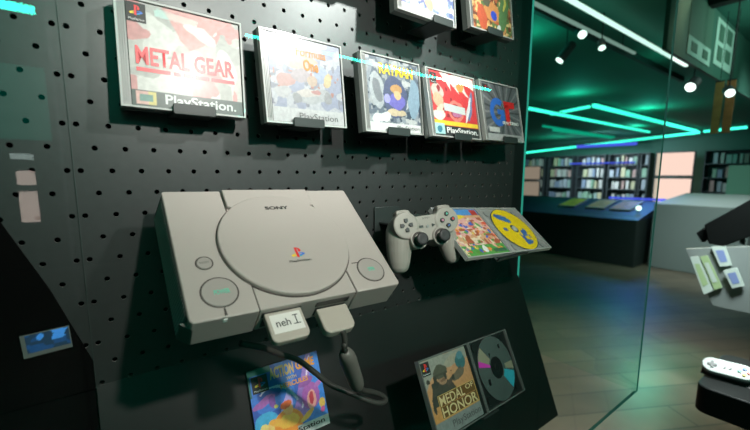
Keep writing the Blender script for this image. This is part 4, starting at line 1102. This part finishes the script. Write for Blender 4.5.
for (dx, dy, c) in ((.0, .012, 'blue'), (.012, 0, 'red'), (0, -.012, 'yellow'), (-.012, 0, 'greeni')):
    bm = bmesh.new(); prism(bm, circ(.042+dx, dy, .0058, 16), .0247, .028, 'z'); obj('action_button', bm, M[c], pd)
bm = bmesh.new(); prism(bm, [(-.042+x, y) for x, y in ((-.013, -.004), (-.004, -.004), (-.004, -.013), (.004, -.013), (.004, -.004), (.013, -.004), (.013, .004), (.004, .004), (.004, .013), (-.004, .013), (-.004, .004), (-.013, .004))], .0241, .0275, 'z'); obj('direction_button', bm, M['padbtn'], pd)
for dx in (-.008, .006):
    bm = bmesh.new(); prism(bm, [(dx-.004, -.006), (dx, -.006), (dx+.004, .002), (dx, .002)], .0241, .0265, 'z'); obj('menu_button', bm, M['padbtn'], pd)

# blue reflection at lower left built as a small case, glow put in its cover
c = Vector((-.062, -.0075, -.222))
nbx = frame('game_case', c, .05, 0, .06, 'small stand-in case with emissive blue cover for a reflection, lower left', 'game case')
obj('case_body', B(-.023, .021, 0, .006, -.016, .011), M['clear_dim'], nbx)
M['print_old'] = M['print']; M['print'] = painted('cover_print_glow', .4, .6)
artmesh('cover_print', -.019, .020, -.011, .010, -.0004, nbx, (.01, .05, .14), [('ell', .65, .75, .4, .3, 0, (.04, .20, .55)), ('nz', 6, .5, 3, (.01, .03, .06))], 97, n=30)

# ------------------------------------------------------------------ lights
def area(name, loc, target, size, power, col, spread=None):
    l = bpy.data.lights.new(name, 'AREA'); l.size = size; l.energy = power; l.color = col
    if spread: l.spread = spread
    o = bpy.data.objects.new(name, l); COL.objects.link(o); o.location = loc
    o.rotation_euler = (Vector(target)-Vector(loc)).to_track_quat('-Z', 'Y').to_euler(); return o
def spot(name, loc, target, power, col, ang, size=.02, blend=.5):
    l = bpy.data.lights.new(name, 'SPOT'); l.energy = power; l.color = col; l.spot_size = ang; l.spot_blend = blend; l.shadow_soft_size = size
    o = bpy.data.objects.new(name, l); COL.objects.link(o); o.location = loc
    o.rotation_euler = (Vector(target)-Vector(loc)).to_track_quat('-Z', 'Y').to_euler(); return o
spot('key_spot', (.27, -.90, .42), (.38, 0, -.02), 36, (1, .905, .865), math.radians(78), .022, .9)
spot('case_spot', (.93, -1.09, .84), (.35, 0, .25), 125, (1, .98, .96), math.radians(34), .04, .9)
spot('disc_fill', (1.1, -1.3, .7), (.66, -.1, -.13), 14, (1, .95, .88), math.radians(14), .04, .7)  # unseen lamp added to keep the yellow disc warm
spot('booklet_fill', (.55, -.95, .0), (.22, -.05, -.40), 7, (1, .95, .9), math.radians(17), .05, .8)  # unseen lamp added to lift the blue booklet out of shadow
area('mint_fill', (-.2, -1.5, 1.15), (.4, 0, 0), .8, 4, (.12, 1, .62))
for i, p in enumerate([(9, 2.4, 1.1), (12, 3.6, 1.1), (13.2, 6.4, .8), (3.4, 1.6, 1.1), (5.2, .9, 1.1), (6.5, 2.6, 1.1)]):
    l = bpy.data.lights.new('hall_glow', 'POINT'); l.energy = [20, 20, 18, 5, 3, 10][i]; l.color = (.06, 1, .72); l.shadow_soft_size = .15
    o = bpy.data.objects.new('hall_glow', l); COL.objects.link(o); o.location = p
area('shelf_wash', (12.2, 5.0, 1.0), (14.6, 5.2, -.2), 1.2, 110, (.85, .85, 1), 2.2)  # unseen lamp added to brighten the bookcase boxes
area('hall_white', (7.5, 1.0, 1.25), (7.8, 1.0, -1), 1.5, 30, (.9, 1, .95), 2.0)
area('floor_glow', (3.4, .6, 1.2), (3.0, .3, -1.45), .5, 15, (1, .74, .52), 1.3)
area('floor_mint', (3.9, .55, -.8), (3.5, .3, -1.45), .25, 1.6, (.05, 1, .6), 1.6)  # added green lamp, makes a mint pool on the floor
area('poster_fill', (4.2, -.5, 1.1), (4.4, .38, 1.0), .3, 5, (.7, 1, .85), 2.4)  # no fixture here, light added so the posters show
area('counter_fill', (5.0, -.2, 1.15), (7.0, .9, -1.0), .5, 10, (.85, 1, .95), 1.0)  # added light for the grey counter front, no fixture
area('stand_light', (2.0, -.3, .7), (2.85, -.15, -.6), .3, 5, (.9, 1, .97), .8)
area('blue_glow', (8.6, 2.2, .6), (7.4, 2.2, -.7), .5, 6, (.12, .16, 1), 1.6)
area('pedestal_light', (1.8, -.7, 1.2), (1.75, -.3, -.6), .4, 7, (.9, 1, .97), .8)
w = bpy.data.worlds.new('World'); sc.world = w; w.use_nodes = True
w.node_tree.nodes['Background'].inputs[0].default_value = (.05, .12, .10, 1); w.node_tree.nodes['Background'].inputs[1].default_value = .25

# ------------------------------------------------------------------ camera
cam = bpy.data.cameras.new('Camera'); co = bpy.data.objects.new('Camera', cam); COL.objects.link(co)
F = 382.0
cam.sensor_fit = 'HORIZONTAL'; cam.sensor_width = 36; cam.lens = F/750*36; cam.shift_y = 13/750; cam.clip_start = .01; cam.clip_end = 60
right = Vector((.7964, -.6048, .0034)); down = Vector((-.0804, -.1115, -.9905)); fwd = Vector((.5994, .7885, -.1374))
mw = Matrix((right, -down, -fwd)).transposed().to_4x4(); mw.translation = Vector((-.0146, -.5748, -.0308))
co.matrix_world = mw
sc.camera = co
cam.dof.use_dof = True; cam.dof.focus_distance = .60; cam.dof.aperture_fstop = 4.4
sc.view_settings.view_transform = 'Standard'; sc.view_settings.look = 'None'; sc.view_settings.exposure = 0
